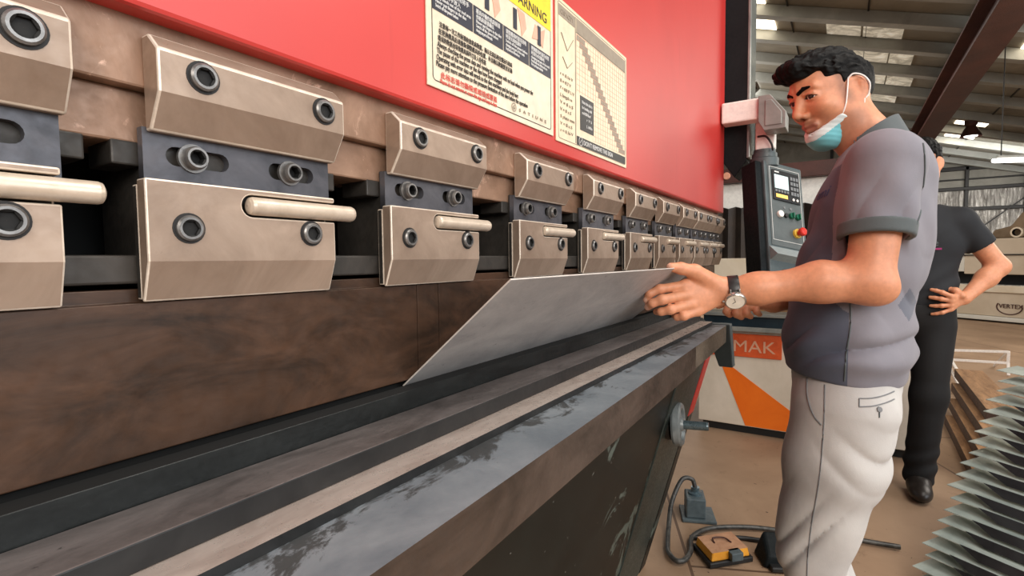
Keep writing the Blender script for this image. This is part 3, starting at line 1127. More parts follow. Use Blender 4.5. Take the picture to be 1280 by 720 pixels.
m.tube(spline([c0 + a_ * .3 + b_ * .5 + t_, c0 + a_ * .35 + b_ * .7 + t_ * 1.12, c0 + a_ * .6 + b_ * .6 + t_ * 1.15, c0 + a_ * .7 + b_ * .4 + t_ * 1.02], 6), .003, 8)
m.build('wire_clip', 'maroon', fpd)
fp2 = thing('foot_switch', (2.02, .21, 0), 'black foot switch under a hood beside the yellow pedal', 'foot switch')
d0 = Vector((2.0, .225, 0))
m = MB()
a2, b2 = Vector((.06, -.115, 0)), Vector((.10, .05, 0))
pts = [d0, d0 + a2, d0 + a2 + b2, d0 + b2, d0 + a2 * .1 + Vector((0, 0, .05)), d0 + a2 * .9 + Vector((0, 0, .05)), d0 + a2 * .8 + b2 * .8 + Vector((0, 0, .10)), d0 + a2 * .2 + b2 * .8 + Vector((0, 0, .10))]
m.add(pts, [(0, 3, 2, 1), (0, 1, 5, 4), (1, 2, 6, 5), (2, 3, 7, 6), (3, 0, 4, 7), (4, 5, 6, 7)])
m.build('hood', 'black_box', fp2, .012, 3)
m = MB()
m.obox(d0 + a2 * .15 - b2 * .25 + Vector((0, 0, .004)), a2 * .7, b2 * .35, (0, 0, .018))
m.build('treadle', 'rubber', fp2, .004)

# ------------------------------------------------------------------ stack of bent metal brackets at the right
nst = 20
for k in range(nst):
    z = .695 - .0335 * k
    bx_ = Vector((2.60 - .0270 * k, -.498 + .0156 * k, z))
    e = Vector((-.22, -.62, -.075)).normalized() * .46      # along the piece, away to the right
    w = Vector((.13, -.02, .012))                            # width of the flange, back
    jit = Vector((random.uniform(-.012, .012), random.uniform(-.016, .012), 0))
    e = Matrix.Rotation(random.uniform(-.035, .035), 3, 'Z') @ e
    q = bx_ + jit
    th_ = .0025
    m = MB()
    # flange with a pointed end, then a dark folded web on the near side
    fl = [q, q + e * .95, q + e * .95 + w * .12, q + e * .14 + w]
    dn = Vector((0, 0, -th_))
    m.add(fl + [p + dn for p in fl], [(0, 1, 2, 3), (7, 6, 5, 4), (0, 4, 5, 1), (1, 5, 6, 2), (2, 6, 7, 3), (3, 7, 4, 0)], 0)
    wb = Vector((-.016, .0, -.0255))
    a0, a1 = q + e * .16, q + e
    s_ = w.normalized() * th_
    ww = [a0, a1, a1 + wb, a0 + wb + e * .10]
    m.add(ww + [p + s_ for p in ww], [(0, 1, 2, 3), (7, 6, 5, 4), (0, 4, 5, 1), (1, 5, 6, 2), (2, 6, 7, 3), (3, 7, 4, 0)], 1)
    ob = m.build('metal_bracket', ['galv_lit', 'bracket_dark'], None)
    if k == 0:
        lab = 'bent metal bracket with a pointed end, topmost of the stack at the right'
    elif k == nst - 1:
        lab = 'bent metal bracket lowest in the stack at the right edge'
    else:
        lab = 'bent metal bracket with a pointed end inside the tall stack at the right'
    tag(ob, lab, 'bracket', 'metal brackets in the stack')
labs = ['brown board lying lowest on the floor left of the bracket stack', 'brown board second from the floor left of the bracket stack',
        'brown board third from the floor left of the bracket stack', 'brown board topmost on its pile left of the bracket stack']
for k in range(4):
    m = MB()
    y0 = -.545 - .045 * k
    z0 = .002 + k * .068
    m.obox((3.15 + .22 * k, y0, z0), (1.25, -.035, 0), (-.012, -.16, 0), (0, 0, .064))
    ob = m.build('wooden_board', ['wood', 'wood_dark'], None, .002)
    for p in ob.data.polygons:
        if p.normal.z < .5:
            p.material_index = 1
    tag(ob, labs[k], 'board', 'brown boards by the stack')

# white metal frame on the floor far right
m = MB()
A, B, C_, D = Vector((6.5, -.84, .20)), Vector((6.5, -1.30, .222)), Vector((6.48, -1.295, .12)), Vector((6.46, -.84, .115))
for a, b in ((A, B), (B, C_), (C_, D), (D, A)):
    m.bar(a, b, .022, .022)
m.bar(A, Vector((5.2, -.86, .0)) + Vector((0, 0, .02)), .022, .022)
m.bar(D, Vector((5.0, -.80, .02)), .022, .022)
m.bar(B, Vector((6.9, -1.28, .012)), .022, .022)
m.bar(C_, Vector((6.42, -1.29, .012)), .022, .022)
tag(m.build('white_frame', 'white_frame', None, .002), 'white metal frame standing on the floor behind the bracket stack', 'frame')

# ------------------------------------------------------------------ people: signed-distance modelling
import openvdb as vdb


class SDF:
    def __init__(s, lo, hi, res):
        s.lo, s.res = np.array(lo, float), res
        n = np.ceil((np.array(hi, float) - s.lo) / res).astype(int) + 1
        ax = [(s.lo[i] + res * np.arange(n[i])).astype(np.float32) for i in range(3)]
        s.X, s.Y, s.Z = np.meshgrid(*ax, indexing='ij')

    def frame(s, c, ax):
        """coordinates in a local frame (origin c, rows of ax = axes)"""
        dx, dy, dz = s.X - np.float32(c[0]), s.Y - np.float32(c[1]), s.Z - np.float32(c[2])
        return [(dx * np.float32(a[0]) + dy * np.float32(a[1]) + dz * np.float32(a[2])) for a in ax]


def ell(P, c, r):
    x, y, z = P[0] - c[0], P[1] - c[1], P[2] - c[2]
    k0 = np.sqrt((x / r[0]) ** 2 + (y / r[1]) ** 2 + (z / r[2]) ** 2)
    k1 = np.sqrt((x / r[0] ** 2) ** 2 + (y / r[1] ** 2) ** 2 + (z / r[2] ** 2) ** 2) + 1e-9
    return k0 * (k0 - 1) / k1


def cone(P, a, b, ra, rb, sq=None):
    """capsule with a changing radius; sq=(axis, factor) flattens it along a direction"""
    a, b = np.array(a, float), np.array(b, float)
    d = b - a
    x, y, z = P[0] - a[0], P[1] - a[1], P[2] - a[2]
    h = np.clip((x * d[0] + y * d[1] + z * d[2]) / (d @ d), 0, 1)
    x, y, z = x - d[0] * h, y - d[1] * h, z - d[2] * h
    q2 = x * x + y * y + z * z
    if sq is not None:
        ax, f = sq
        t = x * ax[0] + y * ax[1] + z * ax[2]
        q2 = q2 + t * t * (f * f - 1)
    return np.sqrt(q2) - (ra + (rb - ra) * h)


def smin(a, b, k):
    h = np.maximum(k - np.abs(a - b), 0) / k
    return np.minimum(a, b) - h * h * k * .25


def smax(a, b, k):
    return -smin(-a, -b, k)


def half(P, n, p):
    n = np.array(n, float)
    n /= np.linalg.norm(n)
    return (P[0] - p[0]) * n[0] + (P[1] - p[1]) * n[1] + (P[2] - p[2]) * n[2]


def chain(P, pts, rs, k=.01, sq=None):
    d = None
    for i in range(len(pts) - 1):
        c = cone(P, pts[i], pts[i + 1], rs[i], rs[i + 1], sq)
        d = c if d is None else smin(d, c, k)
    return d


def polygonise(g, d):
    d = d.astype(np.float32).copy()
    big = np.float32(g.res * 3)
    for sl in (np.s_[0], np.s_[-1]):
        d[sl] = np.maximum(d[sl], big)
        d[:, sl] = np.maximum(d[:, sl], big)
        d[:, :, sl] = np.maximum(d[:, :, sl], big)
    gr = vdb.FloatGrid(float(big))
    gr.copyFromArray(np.clip(d, -big, big))
    pts, tris, quads = gr.convertToPolygons(isovalue=0, adaptivity=0)
    return pts * g.res + g.lo, [tuple(q) for q in quads] + [tuple(t) for t in tris]


def sdf_object(pieces, name, mats, parent, color=None, smooth_it=0, weld=None):
    vs, fs = [], []
    b = 0
    for p, f in pieces:
        vs.append(p)
        fs += [tuple(i + b for i in q) for q in f]
        b += len(p)
    V = np.concatenate(vs)
    org = np.array(origin(parent))
    me = bpy.data.meshes.new(name)
    me.from_pydata((V - org).tolist(), [], fs)
    me.polygons.foreach_set('use_smooth', [True] * len(me.polygons))
    bm = bmesh.new()
    bm.from_mesh(me)
    bmesh.ops.recalc_face_normals(bm, faces=bm.faces)
    for _ in range(smooth_it):
        bmesh.ops.smooth_vert(bm, verts=bm.verts, factor=.5, use_axis_x=True, use_axis_y=True, use_axis_z=True)
    bm.to_mesh(me)
    bm.free()
    for m in mats if isinstance(mats, (list, tuple)) else [mats]:
        me.materials.append(M[m] if isinstance(m, str) else m)
    if color is not None:
        at = me.color_attributes.new('pigment', 'FLOAT_COLOR', 'POINT')
        c = color(V).astype(np.float32)
        at.data.foreach_set('color', np.concatenate([c, np.ones((len(c), 1), np.float32)], 1).ravel())
    return link(name, me, parent)


def lin3(*c):
    return np.array(lin(*c)[:3])


def blend(col, c, w):
    w = np.clip(w, 0, 1)[:, None]
    return col * (1 - w) + np.asarray(c) * w


def sstep(a, b, x):
    t = np.clip((x - a) / (b - a), 0, 1)
    return t * t * (3 - 2 * t)


def wob(P, f, s=0):
    """cheap smooth pseudo-noise"""
    x, y, z = P
    return (np.sin(x * f * 1.0 + 1.3 + s + 1.7 * np.sin(y * f * .7 + s)) + np.sin(y * f * 1.13 + .4 + s + 1.5 * np.sin(z * f * .8)) + np.sin(z * f * .93 + 2.1 + 1.6 * np.sin(x * f * .6 + s))) / 3


def skin_mat(name):
    t = NT(name)
    a = t.n('ShaderNodeAttribute')
    a.attribute_name = 'pigment'
    k = t.ramp(t.noise(90, 4, .6), [(.3, (.88, .88, .88, 1)), (.7, (1.07, 1.07, 1.07, 1))])
    col = t.mix(1.0, a.outputs['Color'], k, 'MULTIPLY')
    t.bump(t.noise(420, 3, .6), .10, .0008)
    return t.set(Base_Color=col, Roughness=.48, Subsurface_Weight=.08, Subsurface_Scale=.01, Subsurface_Radius=(1, .4, .25))


M['skin'] = skin_mat('skin')


def cloth(name, c0, c1, scale=500, bump=.12, wr=14, wrb=.25, rough=.8, stretch=None, sheen=.1):
    t = NT(name)
    f = t.noise(6, 4, .6, .4)
    col = t.ramp(f, [(.3, c0), (.7, c1)])
    wv = t.noise(scale, 2, .5)
    wk = t.noise(wr, 4, .55, 1.2, stretch)
    ad = t.n('ShaderNodeMath', operation='MULTIPLY_ADD')
    t.l(wk, ad.inputs[0])
    ad.inputs[1].default_value = wrb * 10
    t.l(wv, ad.inputs[2])
    t.bump(ad.outputs[0], bump, .0016)
    return t.set(Base_Color=col, Roughness=rough, Sheen_Weight=sheen)


M['polo'] = cloth('polo_fabric', lin(116, 115, 124), lin(130, 128, 136), wrb=.4)
M['polo_front'] = cloth('polo_front_darker', lin(74, 80, 96), lin(86, 92, 107), wrb=.4)  # darker slate for the front faces of the torso
M['polo_trim'] = cloth('polo_trim_fabric', lin(74, 82, 84), lin(86, 94, 96))
M['polo_mark'] = cloth('polo_mark_fabric', lin(88, 92, 104), lin(96, 100, 112))
M['logo_blue'] = plain('logo_blue_thread', lin(44, 66, 112), .8)
M['trouser'] = cloth('trouser_cotton', lin(178, 176, 174), lin(198, 196, 192), 500, .2, 12, .45, .85, (1, 1, .6))
M['seam'] = plain('trouser_seam', lin(120, 122, 124), .8)
M['tee'] = cloth('black_tee', lin(20, 23, 27), lin(29, 32, 37), sheen=0)
M['black_trouser'] = cloth('black_trouser', lin(9, 9, 11), lin(15, 15, 17), sheen=0)
M['magenta'] = plain('magenta_mark', lin(190, 70, 140), .7)
M['shoe'] = plain('shoe_leather', lin(40, 34, 30), .4)
M['sole'] = plain('shoe_sole', lin(24, 22, 22), .7)


def hair_mat():
    t = NT('black_hair')
    k = t.ramp(t.noise(160, 3, .6, .5), [(.3, lin(6, 6, 6)), (.75, lin(17, 15, 14))])
    t.bump(t.noise(150, 4, .65, 1.0), .5, .003)
    return t.set(Base_Color=k, Roughness=.6, Specular_IOR_Level=.12)


M['hair'] = hair_mat()
M['mask_white'] = cloth('mask_white', lin(214, 228, 228), lin(226, 238, 238), 600, .08, 60, .05, .7)
M['mask_blue'] = cloth('mask_blue', lin(104, 190, 202), lin(126, 206, 216), 600, .08, 60, .05, .7)
M['strap_white'] = plain('mask_strap', lin(236, 234, 230), .7)
M['eye_white'] = plain('eye_white', lin(222, 212, 204), .25)
M['iris'] = plain('iris_dark', lin(34, 22, 16), .15)
M['leather'] = worn('watch_leather', lin(26, 24, 24), lin(40, 38, 37), .4, 0, 60)
M['watch_case'] = plain('watch_case', lin(190, 186, 178), .2, .8)
M['watch_dial'] = plain('watch_dial', lin(240, 234, 220), .3)

SKIN = lin3(212, 146, 110)


def head_axes(yaw, pitch, roll=0):
    """rows f, l, u for a head facing +y turned left (towards -x) by yaw and tipped down by pitch"""
    cy, sy, cp, sp = math.cos(yaw), math.sin(yaw), math.cos(pitch), math.sin(pitch)
    f = np.array([-sy * cp, cy * cp, -sp])
    l = np.array([-cy, -sy, 0.])
    u = np.cross(f, l)
    cr, sr = math.cos(roll), math.sin(roll)
    return np.array([f, l * cr + u * sr, u * cr - l * sr])


def scaled(P, S, k=0):
    return [P[0] / S[0] - k * P[2] / S[2], P[1] / S[1], P[2] / S[2]]


def face_sdf(P):
    """P = f, l, u in head units (metres of a mean head)"""
    f, l, u = P
    al = np.abs(l)
    Q = [f, al, u]
    d = ell(P, (-.008, 0, .038), (.098, .074, .086))
    d = smin(d, ell(P, (.034, 0, -.022), (.058, .060, .082)), .03)
    d = smin(d, cone(Q, (.010, .050, -.055), (.068, .010, -.094), .022, .019), .03)
    d = smin(d, cone(Q, (-.004, .052, -.02), (.010, .051, -.058), .024, .022), .03)
    d = smin(d, ell(P, (.074, 0, -.094), (.019, .022, .016)), .02)
    d = smin(d, ell(Q, (.062, .042, -.022), (.024, .024, .022)), .025)
    d = smin(d, cone(Q, (.086, .010, .034), (.074, .046, .034), .010, .009), .014)
    d = smax(d, -ell(Q, (.104, .033, .012), (.026, .020, .0145)), .014)
    d = smin(d, cone(P, (.086, 0, .022), (.108, 0, -.022), .0085, .0105), .012)
    d = smin(d, ell(P, (.1135, 0, -.029), (.0105, .0115, .0105)), .008)
    d = smin(d, ell(Q, (.1005, .0125, -.034), (.0105, .0075, .0085)), .006)
    d = smax(d, -ell(Q, (.107, .0065, -.0425), (.006, .0035, .004)), .003)
    d = smin(d, cone(Q, (.094, .0, -.052), (.090, .020, -.060), .0085, .007), .012)
    # lips
    d = smin(d, cone(Q, (.1005, .0, -.0605), (.088, .024, -.0655), .0058, .0030), .005)
    d = smin(d, cone(Q, (.0995, .0, -.0745), (.088, .020, -.0700), .0068, .0034), .005)
    d = smax(d, -cone(Q, (.111, .0, -.0672), (.090, .027, -.0680), .0022, .0012), .002)
    d = smax(d, -ell(P, (.103, 0, -.086), (.012, .022, .005)), .01)
    # eyelids around the ball, with the opening cut
    d = smin(d, ell(Q, (.0750, .0330, .0105), (.0168, .0185, .0150)), .006)
    t = (al - .0335) / .0165
    hgt = np.maximum(1 - t * t, -1.5)
    low = u - (.0092 - .0042 * hgt)
    upp = (.0092 + .0062 * hgt - .0010 * t) - u
    slot = -np.minimum(np.minimum(low, upp), f - .062)
    d = smax(d, -slot, .0012)
    d = smin(d, cone(Q, (.0895, .020, .0195), (.0820, .046, .0190), .0030, .0024), .005)
    # ear
    R = .22
    ef = (f + .008) * math.cos(R) + u * math.sin(R)
    eu = -(f + .008) * math.sin(R) + u * math.cos(R)
    tilt = al - .076 + ef * .62
    E = [ef, tilt, eu]
    e = ell(E, (0, 0, .004), (.019, .0065, .031))
    e = smin(e, ell(E, (.004, -.001, -.024), (.010, .0055, .012)), .006)
    e = smax(e, -ell(E, (.001, .0080, .006), (.0130, .0075, .0225)), .003)
    e = smin(e, cone(E, (.012, .0015, -.003), (.010, .001, -.012), .004, .004), .003)
    e = smin(e, cone(E, (-.006, .001, .015), (-.006, .001, -.008), .003, .003), .003)
    return smin(d, e, .006)


def brow_sdf(P):
    f, l, u = P
    Q = [f, np.abs(l), u]
    b = chain(Q, [(.0965, .011, .0270), (.0925, .030, .0350), (.0770, .0500, .0340)], [.0046, .0050, .0026], .004)
    return b


def face_color(P, V):
    f, l, u = P
    al = np.abs(l)
    c = np.tile(SKIN, (len(f), 1))
    c = c * (1 + .05 * wob((f, l, u), 60))[:, None]
    lips = sstep(.0115, .006, np.abs(u + .0675)) * sstep(.034, .026, al) * sstep(.088, .092, f)
    beard = sstep(-.040, -.062, u) * sstep(-.01, .02, f) + sstep(.022, .012, np.abs(u + .054)) * sstep(.036, .022, al) * sstep(.085, .09, f)
    c = blend(c, lin3(110, 80, 64), np.clip(beard, 0, 1) * .38)
    mous = np.exp(-((u + .0535) / .0055) ** 2) * sstep(.030, .022, al) * sstep(.085, .092, f)
    c = blend(c, lin3(60, 42, 34), mous * .42)
    c = blend(c, lin3(150, 88, 74), lips * .75)
    t = (al - .0335) / .0165
    hgt = np.maximum(1 - t * t, -.2)
    lash = np.exp(-((u - (.0097 + .0062 * hgt - .0010 * t)) / .0016) ** 2) * sstep(1.15, 1.0, np.abs(t)) * sstep(.060, .066, f)
    lash2 = np.exp(-((u - (.0090 - .0042 * hgt)) / .0010) ** 2) * sstep(1.1, .9, np.abs(t)) * sstep(.060, .066, f)
    c = blend(c, lin3(24, 16, 14), np.clip(lash * .95 + lash2 * .45, 0, 1))
    sid = sstep(.045, .060, al) * np.exp(-((f - .022) / .013) ** 2) * sstep(-.045, -.01, u)
    c = blend(c, lin3(40, 30, 26), sid * .5)
    return c


def hair_sdf(P, quiff=1.0):
    f, l, u = P
    al = np.abs(l)
    d = ell(P, (-.010, 0, .042), (.104, .0795, .090))
    # short at the sides, longer and swept up at the front of the crown
    top = ell(P, (.016, 0, .086), (.092, .064, .040 + .004 * quiff))
    d = smin(d, top, .02)
    d = smin(d, ell(P, (.086, 0, .090), (.030, .052, .025)), .02)
    n = wob((f * .8, l, u * 1.2), 110) * .0045 + wob((f * .55, l * 1.2, u * .8), 360, 1.0) * .0030 + wob((f * .5, l, u), 620, 2.0) * .0012
    d = d + n * sstep(.01, .07, u)
    # hairline: temples, in front of and around the ear, nape
    line = .060 + .012 * sstep(.03, .06, al)
    k1 = smax(f - .055, -(u - line), .012)                     # forehead area removed
    d = smax(d, -smax((.050 - f), (u - line), .010), .006)
    d = smax(d, -smax((.018 - f), (u - .046), .008), .006)     # temple
    d = smax(d, -smax((-.0 - f + .0 * u), (u + .012), .006), .006)
    ear = ell([f, al, u], (-.006, .078, -.002), (.027, .030, .036))
    d = smax(d, -ear, .006)
    d = smax(d, -(u + .072 - .35 * (f + .09)), .010)           # nape
    d = smax(d, smax(-(u + .030), f + .045, .004) * 0 + d, .001)
    return d


def mask_parts(P):
    """face mask pulled down under the lip"""
    f, l, u = P
    al = np.abs(l)
    base = face_sdf(P)
    pouch = smin(base - .0058, ell(P, (.064, 0, -.100), (.033, .042, .031)), .02)
    pouch = smin(pouch, cone([f, al, u], (.058, .02, -.104), (.012, .050, -.082), .024, .018), .02)
    top = half(P, (.50, 0, .866), (.103, 0, -.0835))           # above the upper rim
    back = half(P, (-.865, 0, .50), (.046, 0, -.054))
    low = half(P, (.2, 0, -.98), (.05, 0, -.150))
    d = smax(smax(pouch, top, .003), back, .004)
    d = smax(d, low, .01)
    d = d + .00035 * np.sin((u * .9 - f * .44) * 520)            # pleats
    return smax(d, -(base - .0008), .001)

# ------------------------------------------------------------------ the operator
op = thing('person', (1.42, .0, 0), 'person in grey polo shirt with lowered face mask holding the grey sheet', 'person')
HC = np.array([1.42, .031, 1.495])
HS = (.92, .82, .85)
HK = .20
HA = head_axes(math.radians(42), math.radians(12), math.radians(2))


def to_head(V):
    q = V - HC
    r_ = [(q @ HA[i]) / HS[i] for i in range(3)]
    return [r_[0] - HK * r_[2], r_[1], r_[2]]


def hw(f, l, u):
    """head point -> world"""
    return HC + HA[0] * (f + HK * u) * HS[0] + HA[1] * l * HS[1] + HA[2] * u * HS[2]


pieces = []
NB = np.array([1.42, -.055, 1.36])
g = SDF(HC - [.15, .16, .18], HC + [.15, .16, .15], .0020)
P = scaled(g.frame(HC, HA), HS, HK)
W = [g.X, g.Y, g.Z]
d = face_sdf(P) * .9
d = smin(d, cone(W, HC + HA[0] * -.012 + HA[2] * -.04, NB, .054, .058), .03)
pieces.append(polygonise(g, d))
npts_head = len(pieces[0][0])
hair_g = SDF(HC - [.15, .16, .12], HC + [.15, .16, .17], .0018)
HP = scaled(hair_g.frame(HC, HA), HS, HK)

# arms (left with watch is the near one)
SL, EL, WL = np.array([1.262, -.062, 1.315]), np.array([1.215, -.040, 1.083]), np.array([1.152, .206, 1.060])
fx = dict(K1=(1.100, .280, 1.073), P1=(1.077, .327, 1.065), D1=(1.068, .346, 1.055), T1=(1.070, .3535, 1.042),
          K2=(1.096, .276, 1.053), P2=(1.063, .318, 1.044), D2=(1.058, .337, 1.036), T2=(1.068, .350, 1.027),
          K3=(1.101, .267, 1.034), P3=(1.072, .303, 1.023), D3=(1.070, .322, 1.018), T3=(1.083, .336, 1.016),
          K4=(1.110, .256, 1.019), P4=(1.088, .280, 1.009), D4=(1.090, .294, 1.006), T4=(1.104, .304, 1.008),
          C=(1.132, .234, 1.080), MP=(1.100, .262, 1.102), IP=(1.078, .284, 1.109), TT=(1.062, .300, 1.112))
fx = {k: np.array(v) for k, v in fx.items()}


def hand_sdf(P, W, fx, s=1.0):
    pal = np.cross(fx['K1'] - W, fx['K4'] - W)
    pal /= np.linalg.norm(pal)
    sq = (pal, 1.35)
    d = None
    for k, r in (('K1', .0135), ('K2', .0135), ('K3', .0125), ('K4', .0115)):
        c = cone(P, W + (fx[k] - W) * .12, fx[k], .017 * s, r * s, sq)
        d = c if d is None else smin(d, c, .012)
    d = smin(d, cone(P, W + (fx['C'] - W) * .3, fx['MP'], .016 * s, .0125 * s), .014)
    th = chain(P, [fx['C'], fx['MP'], fx['IP'], fx['TT']], [.0155 * s, .0138 * s, .0122 * s, .0092 * s], .006)
    d = smin(d, th, .010)
    for i, r in ((1, .0098), (2, .0100), (3, .0094), (4, .0084)):
        K, A, B, T = (fx['%s%d' % (q, i)] for q in 'KPDT')
        fg = chain(P, [K, A, B, T], [r * 1.12 * s, r * s, r * .9 * s, r * .78 * s], .004)
        fg = smin(fg, ell([P[0] - A[0], P[1] - A[1], P[2] - A[2]], (0, 0, 0), (r * 1.08 * s,) * 3), .004)
        d = smin(d, fg, .0045)
    return d


g = SDF((1.03, -.14, .985), (1.30, .375, 1.22), .0021)
W = [g.X, g.Y, g.Z]
mid = EL + (WL - EL) * .32
arm = chain(W, [SL, EL], [.048, .040], .02)
fore = chain(W, [EL + [0, .004, -.006], mid + [0, 0, .004], WL + (EL - WL) * .22, WL], [.0375, .0370, .0285, .0250], .03)
d = smin(arm, fore, .03)
d = smin(d, ell(W, EL + [.004, -.022, -.018], (.022, .022, .022)), .03)
d = smin(d, hand_sdf(W, WL, fx), .022)
pieces.append(polygonise(g, d))
# right arm, mostly behind
SR, ER, WR = np.array([1.578, -.062, 1.315]), np.array([1.600, -.02, 1.075]), np.array([1.455, .150, 1.015])
rx = dict(K1=(1.395, .215, 1.004), P1=(1.372, .245, .995), D1=(1.365, .250, .983), T1=(1.372, .243, .974),
          K2=(1.400, .203, 1.000), P2=(1.368, .226, .990), D2=(1.360, .226, .978), T2=(1.370, .216, .970),
          K3=(1.408, .190, .999), P3=(1.374, .206, .991), D3=(1.366, .204, .980), T3=(1.376, .196, .972),
          K4=(1.418, .178, 1.000), P4=(1.388, .186, .994), D4=(1.380, .183, .984), T4=(1.388, .177, .977),
          C=(1.430, .195, 1.018), MP=(1.405, .232, 1.016), IP=(1.392, .258, 1.006), TT=(1.385, .272, .996))
rx = {k: np.array(v) + [.0, -.003, .012] for k, v in rx.items()}
g = SDF((1.33, -.12, .94), (1.66, .30, 1.22), .003)
W = [g.X, g.Y, g.Z]
d = smin(chain(W, [SR, ER], [.052, .042], .02), chain(W, [ER, ER + (WR - ER) * .35, WR], [.040, .041, .026], .03), .03)
d = smin(d, hand_sdf(W, WR, rx), .02)
pieces.append(polygonise(g, d))
# trunk and legs under the clothes
g = SDF((1.18, -.18, .03), (1.66, .20, 1.40), .008)
W = [g.X, g.Y, g.Z]
d = ell(W, (1.42, -.045, 1.17), (.145, .075, .19))
d = smin(d, ell(W, (1.42, -.005, .92), (.145, .095, .16)), .05)
for sx in (-1, 1):
    d = smin(d, chain(W, [(1.42 + sx * .09, 0, .86), (1.42 + sx * .095, .048, .46), (1.42 + sx * .095, .0, .09)], [.070, .042, .030], .03), .03)
    d = smin(d, cone(W, (1.42 + sx * .095, .0, .07), (1.42 + sx * .10, .13, .055), .035, .03), .02)
d = smin(d, cone(W, (1.42, -.06, 1.29), NB, .045, .050), .03)
for S_ in (SL, SR):
    d = smin(d, cone(W, (1.42, -.05, 1.30), S_, .06, .045), .03)
pieces.append(polygonise(g, d))


def op_color(V):
    c = np.tile(SKIN, (len(V), 1))
    c[:npts_head] = face_color(to_head(V[:npts_head]), V[:npts_head])
    rest = slice(npts_head, len(V))
    c[rest] *= (1 + .05 * wob(V[rest].T * 1.0, 40))[:, None]
    # nails and knuckle redness on the near hand
    for k in ('P1', 'P2', 'P3', 'P4', 'IP', 'D1', 'D2'):
        w_ = np.exp(-(((V - fx[k]) ** 2).sum(1)) / .009 ** 2)
        c = blend(c, lin3(186, 112, 88), w_ * .35)
    for k, off in (('TT', (-.006, .004, .004)), ('T1', (-.007, .002, 0)), ('T2', (-.007, 0, 0))):
        w_ = sstep(.0075, .0055, np.sqrt((((V - fx[k] - off)) ** 2).sum(1)))
        c = blend(c, lin3(226, 178, 156), w_ * .8)
    return c


sdf_object(pieces, 'body', 'skin', op, op_color, 1)

sdf_object([polygonise(hair_g, hair_sdf(HP) * .9)], 'hair', 'hair', op)
g2 = SDF(HC - [.12, .02, .04], HC + [.03, .14, .09], .0016)
bp = scaled(g2.frame(HC, HA), HS, HK)
bd = smax(brow_sdf(bp), face_sdf(bp) - .0016 + .0012 * wob((bp[0], bp[1], bp[2]), 700), .001)
sdf_object([polygonise(g2, bd * .9)], 'eyebrows', 'hair', op)
# eyes
for sgn in (1, -1):
    c = hw(.0758, .0330 * sgn, .0100)
    gaze = HA[0] * .84 + HA[1] * .30 + HA[2] * .10
    gaze /= np.linalg.norm(gaze)
    m = MB()
    r = .0119
    pr = [(r * math.sin(t), r * math.cos(t)) for t in np.linspace(.001, PI - .001, 22)]
    ms = [1 if pr[i][0] < .0060 and pr[i][1] > 0 else 0 for i in range(len(pr) - 1)]
    m.lathe(tuple(c), tuple(gaze), pr, 24, ms=ms)
    m.build('eyeball', ['eye_white', 'iris'], op)
# mask
g3 = SDF(HC - [.14, .10, .17], HC + [.08, .17, .0], .0018)
mp_ = scaled(g3.frame(HC, HA), HS, HK)
md = mask_parts(mp_)
mk = sdf_object([polygonise(g3, md * .9)], 'face_mask', ['mask_blue', 'mask_white'], op)
org = np.array(origin(op))
for p in mk.data.polygons:
    q = to_head(np.array([tuple(p.center)]) + org)
    if (.50 * (q[0][0] - .103) + .866 * (q[2][0] + .0835)) > -.016:
        p.material_index = 1


def surf_l(f, u_, off=.0015):
    ls = np.linspace(.13, .0, 400)
    dd = face_sdf([np.full(400, f), ls, np.full(400, u_)])
    k = np.argmax(dd < off)
    return ls[k] if dd[k] < off else .05


for pts in ([(.047, -.056), (.037, -.036), (.027, -.012), (.016, .012), (.006, .030)], [(.022, -.094), (.012, -.068), (.002, -.046), (-.008, -.030)]):
    (a0_, b0_), (a1_, b1_) = pts[0], pts[-1]
    l0_, l1_ = surf_l(a0_, b0_) + .001, surf_l(a1_, b1_) + .001
    W3 = [hw(a0_ + (a1_ - a0_) * t_, max(l0_ + (l1_ - l0_) * t_, surf_l(a0_ + (a1_ - a0_) * t_, b0_ + (b1_ - b0_) * t_)) + .0035 * math.sin(PI * t_), b0_ + (b1_ - b0_) * t_) for t_ in (0, .25, .5, .75, 1)]
    m = MB()
    m.tube(spline(W3, 8), .0017, 8)
    m.build('mask_strap', 'strap_white', op)
m = MB()
m.tube(spline([hw(*p) for p in ((.006, surf_l(.006, .030) + .001, .030), (-.006, .083, .037), (-.020, .092, .026), (-.027, .094, .004), (-.022, .086, -.020), (-.010, surf_l(-.010, -.030) + .001, -.030))], 8), .0019, 8)
m.build('mask_strap', 'strap_white', op)

# polo shirt -------------------------------------------------------
g = SDF((1.13, -.19, .80), (1.70, .19, 1.43), .0032)
W = [g.X, g.Y, g.Z]
tor = ell(W, (1.42, -.038, 1.19), (.185, .110, .175))
tor = smin(tor, ell(W, (1.42, -.008, 1.02), (.180, .122, .17)), .06)
tor = smin(tor, ell(W, (1.42, -.004, .90), (.186, .124, .12)), .06)
tor = smin(tor, cone(W, (1.42, -.060, 1.345), (1.29, -.062, 1.310), .062, .062), .04)
tor = smin(tor, cone(W, (1.42, -.060, 1.345), (1.55, -.062, 1.310), .062, .062), .04)
tor = smin(tor, cone(W, (1.42, -.085, 1.30), (1.42, -.075, 1.15), .075, .075), .05)
slv = []
for S_, E_ in ((SL, EL), (SR, ER)):
    dv = (E_ - S_) / np.linalg.norm(E_ - S_)
    end = S_ + dv * .150
    s_ = cone(W, S_ + [0, 0, -.004], S_ + dv * .20, .066, .0575)
    s_ = smax(s_, half(W, dv + np.array([0, -.10, 0]), end), .004)
    slv.append((s_, dv, end))
    tor = smin(tor, s_, .030)
